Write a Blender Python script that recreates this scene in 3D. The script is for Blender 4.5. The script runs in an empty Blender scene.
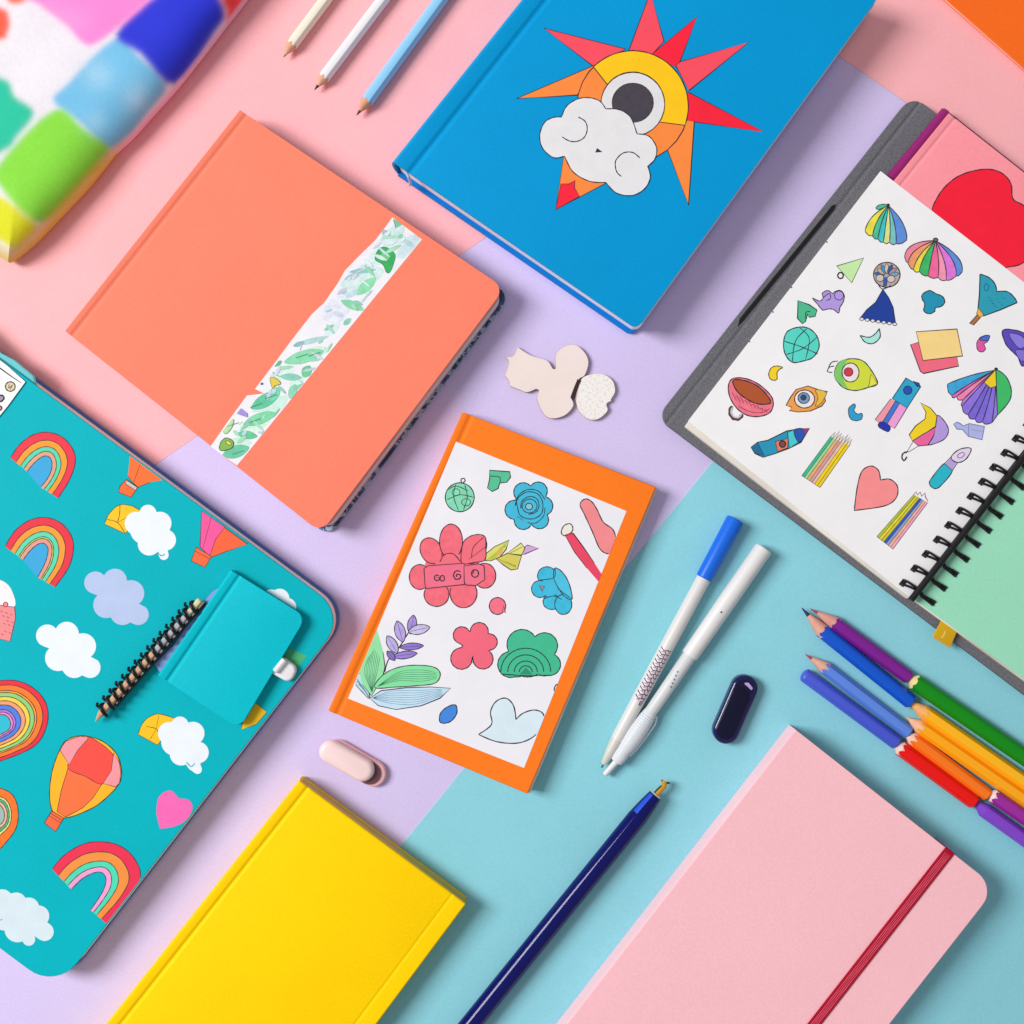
import bpy, bmesh, math, random
from mathutils import Vector
random.seed(7)
PI = math.pi
sc = bpy.context.scene
col = sc.collection
sc.unit_settings.scale_length = 0.1          # 1 unit = 10 cm, desk-top close-up
S = 0.0044                                   # size of one picture element on the table
H = 1300.0                                   # camera height in the same elements

# ------------------------------------------------------------------ helpers
def W(p, z=0.0):
    """a point on a horizontal plane z above the table"""
    k = (H - z) / H
    return ((p[0] - 512.0) * k, (512.0 - p[1]) * k)

def lin(h):
    h = h.lstrip('#')
    c = [int(h[i:i + 2], 16) / 255.0 for i in (0, 2, 4)]
    return tuple((x / 12.92 if x <= 0.04045 else ((x + 0.055) / 1.055) ** 2.4) for x in c)

_m = {}
def mat(hexc, kind='print'):
    key = (hexc, kind)
    if key in _m:
        return _m[key]
    rgb = lin(hexc)
    m = bpy.data.materials.new(kind + '_' + hexc.lstrip('#'))
    m.use_nodes = True
    nt = m.node_tree; N = nt.nodes; L = nt.links
    b = N['Principled BSDF']
    P = dict(print=(.55, .3, .05, 14, 110, .04), ink=(.6, .2, 0, 10, 100, 0), paper=(.85, .15, .035, 6, 160, .10),
             sheet=(.9, .12, .035, 2.2, 190, .16), cover=(.55, .09, .045, 2.2, 130, .10), cloth=(.72, .25, .05, 3, 240, .35),
             leather=(.6, .15, .02, 3, 170, .14), felt=(.95, .1, .38, 130, 230, .6), plastic=(.32, .32, .015, 3, 60, .01),
             gloss=(.12, .3, 0, 3, 60, 0), pale=(.38, .45, .02, 3, 60, .02), wood=(.7, .25, .12, 20, 120, .15), band=(.8, .2, .08, 40, 180, .3),
             marker=(.7, .2, .16, 34, 110, .04))[kind]
    rough, spec, mott, msc, bsc, bst = P
    b.inputs['Roughness'].default_value = rough
    b.inputs['Specular IOR Level'].default_value = spec
    tc = N.new('ShaderNodeTexCoord')
    if mott:
        n = N.new('ShaderNodeTexNoise'); n.inputs['Scale'].default_value = msc
        n.inputs['Detail'].default_value = 5; n.inputs['Roughness'].default_value = .65
        L.new(tc.outputs['Object'], n.inputs['Vector'])
        if kind == 'wood':
            mp = N.new('ShaderNodeMapping'); mp.inputs['Scale'].default_value = (1, 1, 6)
            L.new(tc.outputs['Object'], mp.inputs['Vector']); L.new(mp.outputs[0], n.inputs['Vector'])
        r = N.new('ShaderNodeMapRange')
        r.inputs['From Min'].default_value = .25; r.inputs['From Max'].default_value = .75
        r.inputs['To Min'].default_value = 1 - mott; r.inputs['To Max'].default_value = 1 + mott
        L.new(n.outputs['Fac'], r.inputs['Value'])
        mx = N.new('ShaderNodeMix'); mx.data_type = 'RGBA'; mx.blend_type = 'MULTIPLY'
        mx.inputs['Factor'].default_value = 1
        mx.inputs['A'].default_value = (*rgb, 1)
        L.new(r.outputs[0], mx.inputs['B'])
        out = mx.outputs['Result']
        if kind in ('sheet', 'cover', 'cloth', 'leather'):   # a second, finer grain
            n2 = N.new('ShaderNodeTexNoise'); n2.inputs['Scale'].default_value = 95
            n2.inputs['Detail'].default_value = 3
            L.new(tc.outputs['Object'], n2.inputs['Vector'])
            r2 = N.new('ShaderNodeMapRange')
            r2.inputs['From Min'].default_value = .3; r2.inputs['From Max'].default_value = .7
            r2.inputs['To Min'].default_value = .965; r2.inputs['To Max'].default_value = 1.035
            L.new(n2.outputs['Fac'], r2.inputs['Value'])
            m2 = N.new('ShaderNodeMix'); m2.data_type = 'RGBA'; m2.blend_type = 'MULTIPLY'
            m2.inputs['Factor'].default_value = 1
            L.new(out, m2.inputs['A']); L.new(r2.outputs[0], m2.inputs['B'])
            out = m2.outputs['Result']
        L.new(out, b.inputs['Base Color'])
    else:
        b.inputs['Base Color'].default_value = (*rgb, 1)
    if bst:
        n3 = N.new('ShaderNodeTexNoise'); n3.inputs['Scale'].default_value = bsc
        n3.inputs['Detail'].default_value = 2
        L.new(tc.outputs['Object'], n3.inputs['Vector'])
        if kind == 'leather':
            mp = N.new('ShaderNodeMapping'); mp.inputs['Scale'].default_value = (1.6, .5, 1)
            L.new(tc.outputs['Object'], mp.inputs['Vector']); L.new(mp.outputs[0], n3.inputs['Vector'])
        bp = N.new('ShaderNodeBump'); bp.inputs['Strength'].default_value = bst
        bp.inputs['Distance'].default_value = .004
        L.new(n3.outputs['Fac'], bp.inputs['Height'])
        L.new(bp.outputs[0], b.inputs['Normal'])
    if kind == 'gloss':
        b.inputs['Coat Weight'].default_value = .25
        b.inputs['Coat Roughness'].default_value = .04
    _m[key] = m
    return m

def special(name):
    m = bpy.data.materials.new(name); m.use_nodes = True
    return m, m.node_tree.nodes, m.node_tree.links, m.node_tree.nodes['Principled BSDF']

def page_edge_mat(hexc, dark):
    key = (hexc, dark, 'edge')
    if key in _m: return _m[key]
    m, N, L, b = special('page_edges_' + hexc.lstrip('#'))
    tc = N.new('ShaderNodeTexCoord'); mp = N.new('ShaderNodeMapping')
    mp.inputs['Scale'].default_value = (1.5, 1.5, 180)
    n = N.new('ShaderNodeTexNoise'); n.inputs['Scale'].default_value = 1; n.inputs['Detail'].default_value = 3
    cr = N.new('ShaderNodeValToRGB')
    cr.color_ramp.elements[0].position = .35; cr.color_ramp.elements[0].color = (*lin(dark), 1)
    cr.color_ramp.elements[1].position = .62; cr.color_ramp.elements[1].color = (*lin(hexc), 1)
    L.new(tc.outputs['Object'], mp.inputs['Vector']); L.new(mp.outputs[0], n.inputs['Vector'])
    L.new(n.outputs['Fac'], cr.inputs['Fac']); L.new(cr.outputs[0], b.inputs['Base Color'])
    b.inputs['Roughness'].default_value = .85
    _m[key] = m
    return m

def cm(pts, closed=True, n=5):
    """smooth curve through the points"""
    pts = [tuple(p) for p in pts]; m = len(pts); out = []
    if m < 3: return pts
    rng = range(m) if closed else range(m - 1)
    for i in rng:
        if closed:
            a, b, c, d = pts[i - 1], pts[i], pts[(i + 1) % m], pts[(i + 2) % m]
        else:
            a, b, c, d = pts[max(i - 1, 0)], pts[i], pts[i + 1], pts[min(i + 2, m - 1)]
        for k in range(n):
            t = k / n
            out.append(tuple(0.5 * (2 * b[j] + (c[j] - a[j]) * t + (2 * a[j] - 5 * b[j] + 4 * c[j] - d[j]) * t * t
                       + (3 * b[j] - a[j] - 3 * c[j] + d[j]) * t ** 3) for j in (0, 1)))
    if not closed: out.append(pts[-1])
    return out

def area2(p):
    return sum(p[i - 1][0] * p[i][1] - p[i][0] * p[i - 1][1] for i in range(len(p)))

def clip_poly(poly, cv):
    if area2(cv) < 0: cv = cv[::-1]
    out = list(poly)
    for i in range(len(cv)):
        a, b = cv[i - 1], cv[i]
        def side(p): return (b[0] - a[0]) * (p[1] - a[1]) - (b[1] - a[1]) * (p[0] - a[0])
        src, out = out, []
        for j in range(len(src)):
            p, r = src[j - 1], src[j]
            sp, sr = side(p), side(r)
            if (sp >= 0) != (sr >= 0):
                t = sp / (sp - sr)
                out.append((p[0] + t * (r[0] - p[0]), p[1] + t * (r[1] - p[1])))
            if sr >= 0: out.append(r)
        if not out: return []
    return out

def inside(p, cv):
    if area2(cv) < 0: cv = cv[::-1]
    return all((cv[i][0] - cv[i - 1][0]) * (p[1] - cv[i - 1][1]) - (cv[i][1] - cv[i - 1][1]) * (p[0] - cv[i - 1][0]) >= 0 for i in range(len(cv)))

ORIG = {}
class MB:
    """collects faces; coordinates in picture elements with z up, scaled when built"""
    def __init__(s): s.v, s.f, s.m, s.mats = [], [], [], []
    def mi(s, m):
        if m not in s.mats: s.mats.append(m)
        return s.mats.index(m)
    def face(s, pts, m):
        b = len(s.v); s.v += [tuple(p) for p in pts]
        s.f.append(tuple(range(b, b + len(pts)))); s.m.append(s.mi(m))
    def grid(s, rows, m, wrap=False):
        b = len(s.v); n = len(rows[0]); k = s.mi(m)
        for r in rows: s.v += [tuple(p) for p in r]
        for i in range(len(rows) - 1):
            for j in range(n if wrap else n - 1):
                j2 = (j + 1) % n
                s.f.append((b + i * n + j, b + i * n + j2, b + (i + 1) * n + j2, b + (i + 1) * n + j)); s.m.append(k)
        return b
    def build(s, name, parent=None, angle=35, bevel=0, seg=2, recalc=True, merge=False):
        o0 = ORIG.get(parent.name, (0, 0, 0)) if parent else (0, 0, 0)
        me = bpy.data.meshes.new(name)
        me.from_pydata([((x) * S - o0[0], (y) * S - o0[1], (z) * S - o0[2]) for x, y, z in s.v], [], s.f)
        for m in s.mats: me.materials.append(m)
        me.polygons.foreach_set('material_index', s.m)
        bm = bmesh.new(); bm.from_mesh(me)
        if merge: bmesh.ops.remove_doubles(bm, verts=bm.verts, dist=S * .02)
        if recalc: bmesh.ops.recalc_face_normals(bm, faces=bm.faces)
        bm.to_mesh(me); bm.free()
        me.polygons.foreach_set('use_smooth', [True] * len(me.polygons))
        me.set_sharp_from_angle(angle=math.radians(angle))
        o = bpy.data.objects.new(name, me); col.objects.link(o)
        if parent: o.parent = parent
        ORIG[o.name] = o0
        if bevel:
            md = o.modifiers.new('edge_rounding', 'BEVEL'); md.width = bevel * S; md.segments = seg
            md.limit_method = 'ANGLE'; md.angle_limit = math.radians(60); md.harden_normals = False
        return o

def tag(o, label, cat, group=None, kind=None):
    if label: o['label'] = label
    if cat: o['category'] = cat
    if group: o['group'] = group
    if kind: o['kind'] = kind
    return o

def thing(name, label, cat, at, group=None, z=0.0):
    o = bpy.data.objects.new(name, None); col.objects.link(o)
    x, y = W(at, z)
    o.location = (x * S, y * S, z * S); o.empty_display_size = .1
    ORIG[o.name] = (x * S, y * S, z * S)
    return tag(o, label, cat, group)

def prism(mb, outline, z0, z1, m, bev=0.0, mside=None):
    """vertical prism over a world outline, top edge rounded by bev"""
    if area2(outline) < 0: outline = outline[::-1]
    n = len(outline); mside = mside or m
    rings = [[(x, y, z0) for x, y in outline]]
    if bev:
        nr = []
        for i in range(n):
            a, b, c = outline[i - 1], outline[i], outline[(i + 1) % n]
            d1 = (b[0] - a[0], b[1] - a[1]); d2 = (c[0] - b[0], c[1] - b[1])
            l1 = math.hypot(*d1) or 1; l2 = math.hypot(*d2) or 1
            nx = -(d1[1] / l1 + d2[1] / l2); ny = d1[0] / l1 + d2[0] / l2
            l = math.hypot(nx, ny) or 1; nr.append((nx / l, ny / l))
        for k in range(4):
            t = k / 3 * PI / 2
            off = bev * (1 - math.cos(t)); zz = z1 - bev + bev * math.sin(t)
            rings.append([(outline[i][0] + nr[i][0] * off, outline[i][1] + nr[i][1] * off, zz) for i in range(n)])
    else:
        rings.append([(x, y, z1) for x, y in outline])
    b = mb.grid(rings, mside, wrap=True)
    last = b + (len(rings) - 1) * n
    mb.f.append(tuple(range(last, last + n))); mb.m.append(mb.mi(m))
    mb.f.append(tuple(range(b + n - 1, b - 1, -1))); mb.m.append(mb.mi(mside))

def rounded(pts, rs, n=7):
    """polygon with its corners rounded by rs"""
    out = []
    m = len(pts)
    for i in range(m):
        r = rs[i] if isinstance(rs, (list, tuple)) else rs
        a, b, c = Vector(pts[i - 1]), Vector(pts[i]), Vector(pts[(i + 1) % m])
        if r <= 0: out.append(tuple(b)); continue
        d1 = (a - b).normalized(); d2 = (c - b).normalized()
        ang = d1.angle(d2); t = r / math.tan(ang / 2)
        p, q = b + d1 * t, b + d2 * t
        cc = b + (d1 + d2).normalized() * (r / math.sin(ang / 2))
        a0 = math.atan2(p.y - cc.y, p.x - cc.x); a1 = math.atan2(q.y - cc.y, q.x - cc.x)
        da = (a1 - a0 + PI) % (2 * PI) - PI
        for k in range(n + 1):
            th = a0 + da * k / n
            out.append((cc.x + r * math.cos(th), cc.y + r * math.sin(th)))
    return out

def slab(mb, Q, ztop, thick, m, rf=0.0, rs=0.0, grooves=()):
    """a board over world quad Q = spine start, spine end, fore end, fore start; grooves = (distance, depth, half width)"""
    A, B, C, D = [Vector(p) for p in Q]
    wu = ((D - A).length + (C - B).length) / 2; wv = ((B - A).length + (C - D).length) / 2
    us = {0.0, wu}
    for k in range(9):
        t = k / 8 * PI / 2
        if rf: us.add(wu - rf * (1 - math.sin(t)))
        if rs: us.add(rs * (1 - math.sin(t)))
    for d, dep, hw in grooves:
        for k in range(-4, 5): us.add(d + hw * k / 4)
    us = sorted(us)
    def zf(x):
        z = ztop
        for d, dep, hw in grooves:
            if abs(x - d) < hw: z -= dep * .5 * (1 + math.cos(PI * (x - d) / hw))
        return z
    top, bot = [], []
    for x in us:
        e = 0.0
        if rf and x > wu - rf: e = rf - math.sqrt(max(rf * rf - (x - wu + rf) ** 2, 0))
        if rs and x < rs: e = max(e, rs - math.sqrt(max(rs * rs - (rs - x) ** 2, 0)))
        u = x / wu; row = []
        for v in (e / wv, 1 - e / wv):
            p = A * (1 - u) * (1 - v) + B * (1 - u) * v + C * u * v + D * u * (1 - v)
            row.append((p.x, p.y))
        top.append([(row[0][0], row[0][1], zf(x)), (row[1][0], row[1][1], zf(x))])
        bot.append([(row[0][0], row[0][1], ztop - thick), (row[1][0], row[1][1], ztop - thick)])
    k = mb.mi(m); b = len(mb.v); n = len(us)
    for t, o in zip(top, bot): mb.v += [t[0], t[1], o[1], o[0]]
    for i in range(n - 1):
        for j in range(4):
            j2 = (j + 1) % 4
            mb.f.append((b + i * 4 + j, b + i * 4 + j2, b + (i + 1) * 4 + j2, b + (i + 1) * 4 + j)); mb.m.append(k)
    mb.f.append((b, b + 3, b + 2, b + 1)); mb.m.append(k)
    e = b + (n - 1) * 4
    mb.f.append((e, e + 1, e + 2, e + 3)); mb.m.append(k)

def inset_quad(Q, spine, fore, side):
    A, B, C, D = [Vector(p) for p in Q]
    u = ((D - A) + (C - B)).normalized(); v = ((B - A) + (C - D)).normalized()
    return [tuple(p) for p in (A + u * spine + v * side, B + u * spine - v * side, C - u * fore - v * side, D - u * fore + v * side)]

def notebook(name, label, quad, h, cover, pages, t=4.0, rf=0, rs=0, grooves=(), bulge=0.0, inset=(2, 4, 4), back=None,
             back_grow=0.0, back_side=None, z0=0.6, group=None, spine_mat=None, bevel=1.0, cat='notebook'):
    """quad: pixel corners spine start, spine end, fore end, fore start, read at the height of the cover"""
    Q = [W(p, h) for p in quad]
    c = (sum(p[0] for p in quad) / 4, sum(p[1] for p in quad) / 4)
    root = thing(name, label, cat, c, group)
    mb = MB(); slab(mb, Q, h, t, cover, rf, rs, grooves)
    front = mb.build('front_cover', root, bevel=bevel)
    mb = MB(); slab(mb, inset_quad(Q, -0, -back_grow, -(back_grow * .2 if back_side is None else back_side)), z0 + t, t, back or cover, rf, rs)
    mb.build('back_cover', root, bevel=bevel)
    mb = MB(); slab(mb, inset_quad(Q, *inset), h - t - .02, h - 2 * t - z0 - .04, pages, max(rf - inset[1] * .4, 0), 0)
    mb.build('page_block', root)
    if bulge:
        mb = MB(); rows = []
        A, B = Vector(Q[0]), Vector(Q[1]); D = Vector(Q[3])
        u = (D - A).normalized()
        for k in range(13):
            f = -PI / 2 + PI * k / 12
            off = -bulge * math.cos(f); z = (h + z0) / 2 + (h - z0) / 2 * math.sin(f) * .995
            a, b = A + u * (off + .4), B + u * (off + .4)
            rows.append([(a.x, a.y, z), (b.x, b.y, z)])
        for k in range(12, -1, -1):
            f = -PI / 2 + PI * k / 12
            off = -(bulge - 2.2) * math.cos(f) + 1.0; z = (h + z0) / 2 + ((h - z0) / 2 - 2) * math.sin(f)
            a, b = A + u * off, B + u * off
            rows.append([(a.x, a.y, z), (b.x, b.y, z)])
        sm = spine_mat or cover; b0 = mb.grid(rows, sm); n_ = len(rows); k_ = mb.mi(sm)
        for k in range(12):                                   # close the two ends of the hollow spine
            for e in (0, 1):
                mb.f.append((b0 + k * 2 + e, b0 + (k + 1) * 2 + e, b0 + (n_ - 2 - k) * 2 + e, b0 + (n_ - 1 - k) * 2 + e)); mb.m.append(k_)
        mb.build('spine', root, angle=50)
    return root, front

class Art:
    """flat printed shapes laid on a surface at height z; every call lies a hair above the one before"""
    def __init__(s, z, clip=None, step=0.008):
        s.mb = MB(); s.z = z + .12; s.clip = clip; s.step = step; s.o = (0, 0); s.k = 1.0; s.lw = 1.28
    def q(s, ox, oy, k=4.0): s.o = (ox, oy); s.k = 1 / k; return s
    def px(s, pts): return [(s.o[0] + x * s.k, s.o[1] + y * s.k) for x, y in pts]
    def raw(s, P, c, kind='print'):
        if s.clip: P = clip_poly(P, s.clip)
        if len(P) < 3: return
        s.z += s.step
        pts = [W(p, s.z) for p in P]
        if area2(pts) < 0: pts = pts[::-1]
        s.mb.face([(x, y, s.z) for x, y in pts], mat(c, kind))
    def fill(s, pts, c, smooth=True, out=None, w=.9, kind='print', n=5):
        P = s.px(pts)
        if smooth: P = cm(P, True, n)
        s.raw(P, c, kind)
        if out: s.rawline(P, w, out, True)
        return s
    def line(s, pts, w, c, smooth=True, closed=False):
        P = s.px(pts)
        if smooth: P = cm(P, closed, 5)
        s.rawline(P, w, c, closed); return s
    def rawline(s, P, w, c, closed=False):
        w *= s.lw
        s.z += s.step
        runs = [P]
        if s.clip:
            if closed: P = P + [P[0]]
            runs, cur = [], []
            for p in P:
                if inside(p, s.clip): cur.append(p)
                else:
                    if len(cur) > 1: runs.append(cur)
                    cur = []
            if len(cur) > 1: runs.append(cur)
            if closed and len(runs) == 1 and len(runs[0]) == len(P): runs = [P[:-1]]
            else: closed = False
        for R in runs:
            R = [p for i, p in enumerate(R) if i == 0 or math.dist(p, R[i - 1]) > 1e-4]
            n = len(R)
            if n < 2: continue
            rows = []
            for i in range(n):
                a = R[i - 1] if (i or closed) else R[i]
                b = R[(i + 1) % n] if (i < n - 1 or closed) else R[i]
                tx, ty = b[0] - a[0], b[1] - a[1]; l = math.hypot(tx, ty) or 1
                ww = w * .5 * (1 + .18 * math.sin(i * 1.7 + R[0][0]))
                if not closed and i in (0, n - 1): ww *= .6
                nx, ny = -ty / l * ww, tx / l * ww
                rows.append([(*W((R[i][0] + nx, R[i][1] + ny), s.z), s.z), (*W((R[i][0] - nx, R[i][1] - ny), s.z), s.z)])
            if closed: rows.append(rows[0])
            s.mb.grid(rows, mat(c, 'ink'))
    def ell(s, c, a, b=None, ang=0, colr='#ffffff', out=None, w=.9, kind='print'):
        b = a if b is None else b; t = math.radians(ang); P = []
        for i in range(28):
            f = 2 * PI * i / 28; x, y = a * math.cos(f), b * math.sin(f)
            P.append((c[0] + x * math.cos(t) - y * math.sin(t), c[1] + x * math.sin(t) + y * math.cos(t)))
        P = s.px(P)
        if colr: s.raw(P, colr, kind)
        if out: s.rawline(P, w, out, True)
        return s
    def leaf(s, c, a, b, ang, colr, out=None, w=.7, vein=False, kind='marker'):
        t = math.radians(ang); P = []
        for i in range(24):
            f = 2 * PI * i / 24; x = a * math.cos(f); y = b * math.sin(f) * (1 - .55 * abs(math.cos(f)) ** 3)
            P.append((c[0] + x * math.cos(t) - y * math.sin(t), c[1] + x * math.sin(t) + y * math.cos(t)))
        P = s.px(P); s.raw(P, colr, kind)
        if out: s.rawline(P, w, out, True)
        if vein:
            s.line([(c[0] - a * .9 * math.cos(t), c[1] - a * .9 * math.sin(t)), (c[0] + a * .8 * math.cos(t), c[1] + a * .8 * math.sin(t))], w * .8, out or '#2f7a5a', False)
        return s
    def cloud(s, c, circs, colr, out=None):
        P = []
        for i in range(120):
            f = 2 * PI * i / 120; dx, dy = math.cos(f), math.sin(f); best = 0
            for x, y, r in circs:
                ox, oy = c[0] - x, c[1] - y
                bb = ox * dx + oy * dy; cc = ox * ox + oy * oy - r * r; d = bb * bb - cc
                if d >= 0: best = max(best, -bb + math.sqrt(d))
            P.append((c[0] + dx * best, c[1] + dy * best))
        P = s.px(P); s.raw(P, colr)
        if out: s.rawline(P, .8, out, True)
        return s
    def bands(s, outer, inner, cols, ts=None, fillc=None, out='#3a2f3f', w=.6):
        def rs(pts, n=40):
            P = cm(s.px(pts), False, 8)
            d = [0]
            for i in range(1, len(P)): d.append(d[-1] + math.dist(P[i], P[i - 1]))
            R = []; j = 0
            for i in range(n + 1):
                t = d[-1] * i / n
                while j < len(d) - 2 and d[j + 1] < t: j += 1
                f = (t - d[j]) / ((d[j + 1] - d[j]) or 1)
                R.append((P[j][0] + f * (P[j + 1][0] - P[j][0]), P[j][1] + f * (P[j + 1][1] - P[j][1])))
            return R
        O, I = rs(outer), rs(inner); n = len(cols)
        ts = ts or [i / n for i in range(n + 1)]
        L = [[(o[0] + (i[0] - o[0]) * t, o[1] + (i[1] - o[1]) * t) for o, i in zip(O, I)] for t in ts]
        if fillc: s.raw(I, fillc)
        for k in range(n):                      # one quad strip per band keeps thin arches clean
            s.raw(L[k] + L[k + 1][::-1], cols[k])
        if out:
            for l in L: s.rawline(l, w, out)
        return s
    def fan(s, apex, base, cols, bulge=0.15, out='#33303c', w=.7):
        n = len(base); cx = sum(b[0] for b in base) / n; cy = sum(b[1] for b in base) / n
        L = []
        for b in base:
            mx, my = (apex[0] + b[0]) / 2, (apex[1] + b[1]) / 2
            ax, ay = (apex[0] + cx) / 2, (apex[1] + cy) / 2
            q1 = (mx + (mx - ax) * bulge * 2, my + (my - ay) * bulge * 2)
            L.append([((1 - t) ** 2 * apex[0] + 2 * t * (1 - t) * q1[0] + t * t * b[0], (1 - t) ** 2 * apex[1] + 2 * t * (1 - t) * q1[1] + t * t * b[1]) for t in [i / 8 for i in range(9)]])
        for i in range(n - 1):
            a, b = L[i][-1], L[i + 1][-1]
            m_ = ((a[0] + b[0]) / 2 + (cx - apex[0]) * .05, (a[1] + b[1]) / 2 + (cy - apex[1]) * .05)
            s.fill(L[i] + [m_] + L[i + 1][::-1][:-1], cols[i % len(cols)], False, kind='marker')
            s.line([a, m_, b], w, out)
        for l in L: s.line(l, w, out, False)
        return s
    def stripes(s, A0, A1, B0, B1, cols, out='#33303c', w=.6, tips=0):
        """parallel strips running from edge A0-A1 to edge B0-B1"""
        n = len(cols)
        def lp(a, b, t): return (a[0] + (b[0] - a[0]) * t, a[1] + (b[1] - a[1]) * t)
        for i in range(n):
            a, b, c, d = lp(A0, A1, i / n), lp(A0, A1, (i + 1) / n), lp(B0, B1, (i + 1) / n), lp(B0, B1, i / n)
            s.fill([a, b, c, d], cols[i], False, kind='marker')
            s.line([a, d], w, out, False)
            if tips and i % 1 == 0:
                e = lp(c, d, .5); dx, dy = e[0] - (a[0] + b[0]) / 2, e[1] - (a[1] + b[1]) / 2; l = math.hypot(dx, dy)
                k = tips * (.7 + .5 * ((i * 37) % 10) / 10)
                t = (e[0] + dx / l * k, e[1] + dy / l * k)
                s.fill([d, c, t], '#efe2d6', False); s.line([d, t, c], w, out, False)
        s.line([A1, B1], w, out, False); s.line([A0, A1], w, out, False)
        return s
    def build(s, name, parent, label=None):
        o = s.mb.build(name, parent, recalc=False)
        if label: o['label'] = label
        return o

# ------------------------------------------------------------- round things
def frame(A, B):
    a, b = Vector(A), Vector(B); d = (b - a); l = d.length; d.normalize()
    side = d.cross(Vector((0, 0, 1))).normalized(); up = side.cross(d).normalized()
    return a, d, side, up, l

def lathe(mb, A, B, prof, m, n=24, hexa=False, scallop=None, caps=(True, True)):
    """turned along A>B (3D, picture elements); prof = (distance, radius); hexa gives six flats; scallop = {ring: amplitude}"""
    a, d, side, up, l = frame(A, B); rows = []
    for i, (t, r) in enumerate(prof):
        row = []
        for k in range(n):
            f = 2 * PI * k / n; rr = r
            if hexa and hexa > 0:
                ph = (f % (PI / 3)) - PI / 6
                rr = r * (math.cos(PI / 6) / math.cos(ph)) * hexa + r * (1 - hexa)
            tt = t
            if scallop and i in scallop: tt = t - scallop[i] * math.cos(6 * f)
            # corner at f = 0 lies sideways, so a flat rests below
            p = a + d * tt + side * (rr * math.cos(f)) + up * (rr * math.sin(f))
            row.append(tuple(p))
        rows.append(row)
    b = mb.grid(rows, m, wrap=True); k = mb.mi(m)
    if caps[0]: mb.f.append(tuple(range(b + n - 1, b - 1, -1))); mb.m.append(k)
    e = b + (len(rows) - 1) * n
    if caps[1]: mb.f.append(tuple(range(e, e + n))); mb.m.append(k)

def wp(p, z): return (*W(p, z), z)

def tube(mb, pts, r, m, n=8, closed=False):
    P = [Vector(p) for p in pts]; N = len(P); rows = []; ref = None
    for i in range(N):
        a = P[i - 1] if (i or closed) else P[i]; b = P[(i + 1) % N] if (i < N - 1 or closed) else P[i]
        d = (b - a).normalized()
        if ref is None:
            ref = d.orthogonal().normalized()
        ref = (ref - d * ref.dot(d)).normalized(); s2 = d.cross(ref)
        rows.append([tuple(P[i] + ref * r * math.cos(2 * PI * k / n) + s2 * r * math.sin(2 * PI * k / n)) for k in range(n)])
    if closed: rows.append(rows[0])
    b = mb.grid(rows, m, wrap=True); k = mb.mi(m)
    if not closed:
        mb.f.append(tuple(range(b + n - 1, b - 1, -1))); mb.m.append(k)
        e = b + (N - 1) * n; mb.f.append(tuple(range(e, e + n))); mb.m.append(k)

def pencil(label, tip, start, end, r, colr, lead, group, woodc='#e3a785', blunt=False, name='pencil', hexa=.5, lead_len=.3, barrel_kind='pale'):
    """tip: point of the lead; start: where the paint begins; end: far end. Lies on the table."""
    z = r * .9 + .7
    A, T, E = wp(start, z), wp(tip, z), wp(end, z)
    root = thing(name, label, 'pencil', ((start[0] + end[0]) / 2, (start[1] + end[1]) / 2), group)
    L = math.dist(A, E)
    mb = MB()
    if blunt:
        lathe(mb, A, E, [(0, r * .55), (1.2, r * .86), (3, r), (L - 1, r), (L, r * .9)], mat(colr, barrel_kind), hexa=hexa)
        mb.build('barrel', root, angle=28)
    else:
        lathe(mb, A, E, [(0, r * .985), (1.0, r), (L - 1, r), (L, r * .9)], mat(colr, barrel_kind), n=48, hexa=hexa, scallop={0: r * .22, 1: r * .22})
        mb.build('barrel', root, angle=28)
        # the cone and the lead end exactly at the tip
        l = math.dist(A, T); tipz = z
        Tp = (T[0], T[1], tipz)
        cut = 1 - lead_len
        mb = MB(); lathe(mb, A, Tp, [(-r * .55, r * .93), (l * .04, r * .93), (l * cut, r * lead_len * .85)], mat(woodc, 'wood'), n=24)
        mb.build('sharpened_wood', root, angle=40)
        mb = MB(); lathe(mb, A, Tp, [(l * cut - .4, r * lead_len * .86), (l * .97, r * .07), (l, r * .02)], mat(lead, 'plastic'), n=12)
        mb.build('lead', root)
    return root
INK = '#2c2a34'
# ------------------------------------------------------------------ table top and coloured papers
mb = MB(); mb.face([(-2600, -2600, -1.2), (2600, -2600, -1.2), (2600, 2600, -1.2), (-2600, 2600, -1.2)], mat('#e9e4e4', 'sheet'))
tag(mb.build('tabletop', recalc=False), None, None, kind='structure')

def sheet(pts, z, c, side, label):
    mb = MB(); prism(mb, [W(p, z) for p in pts], z - .5, z, mat(c, 'sheet'), .42, mat(side, 'paper'))
    o = mb.build('paper_sheet'); tag(o, label, 'paper', 'coloured paper sheets covering the table'); return o
sheet([(-420, -420), (1440, -420), (1440, 1440), (-420, 1440)], -.45, '#ffb8bd', '#d88f96', 'large salmon pink paper sheet under the pale pencils at the top')
sheet([(-170, 688.5), (-170, 1440), (1240, 1240), (1240, 332), (794, 25)], .05, '#d3c5ee', '#7d749c', 'lavender paper sheet across the middle, under the flower-shaped charm')
sheet([(-29, 1376), (760, 403), (1330, 403), (1440, 1400)], .55, '#8acdda', '#a5cfe0', 'aqua blue paper sheet at the lower right, under the two white pens')

PAGE = page_edge_mat('#efeae6', '#b9b0ae')

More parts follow.
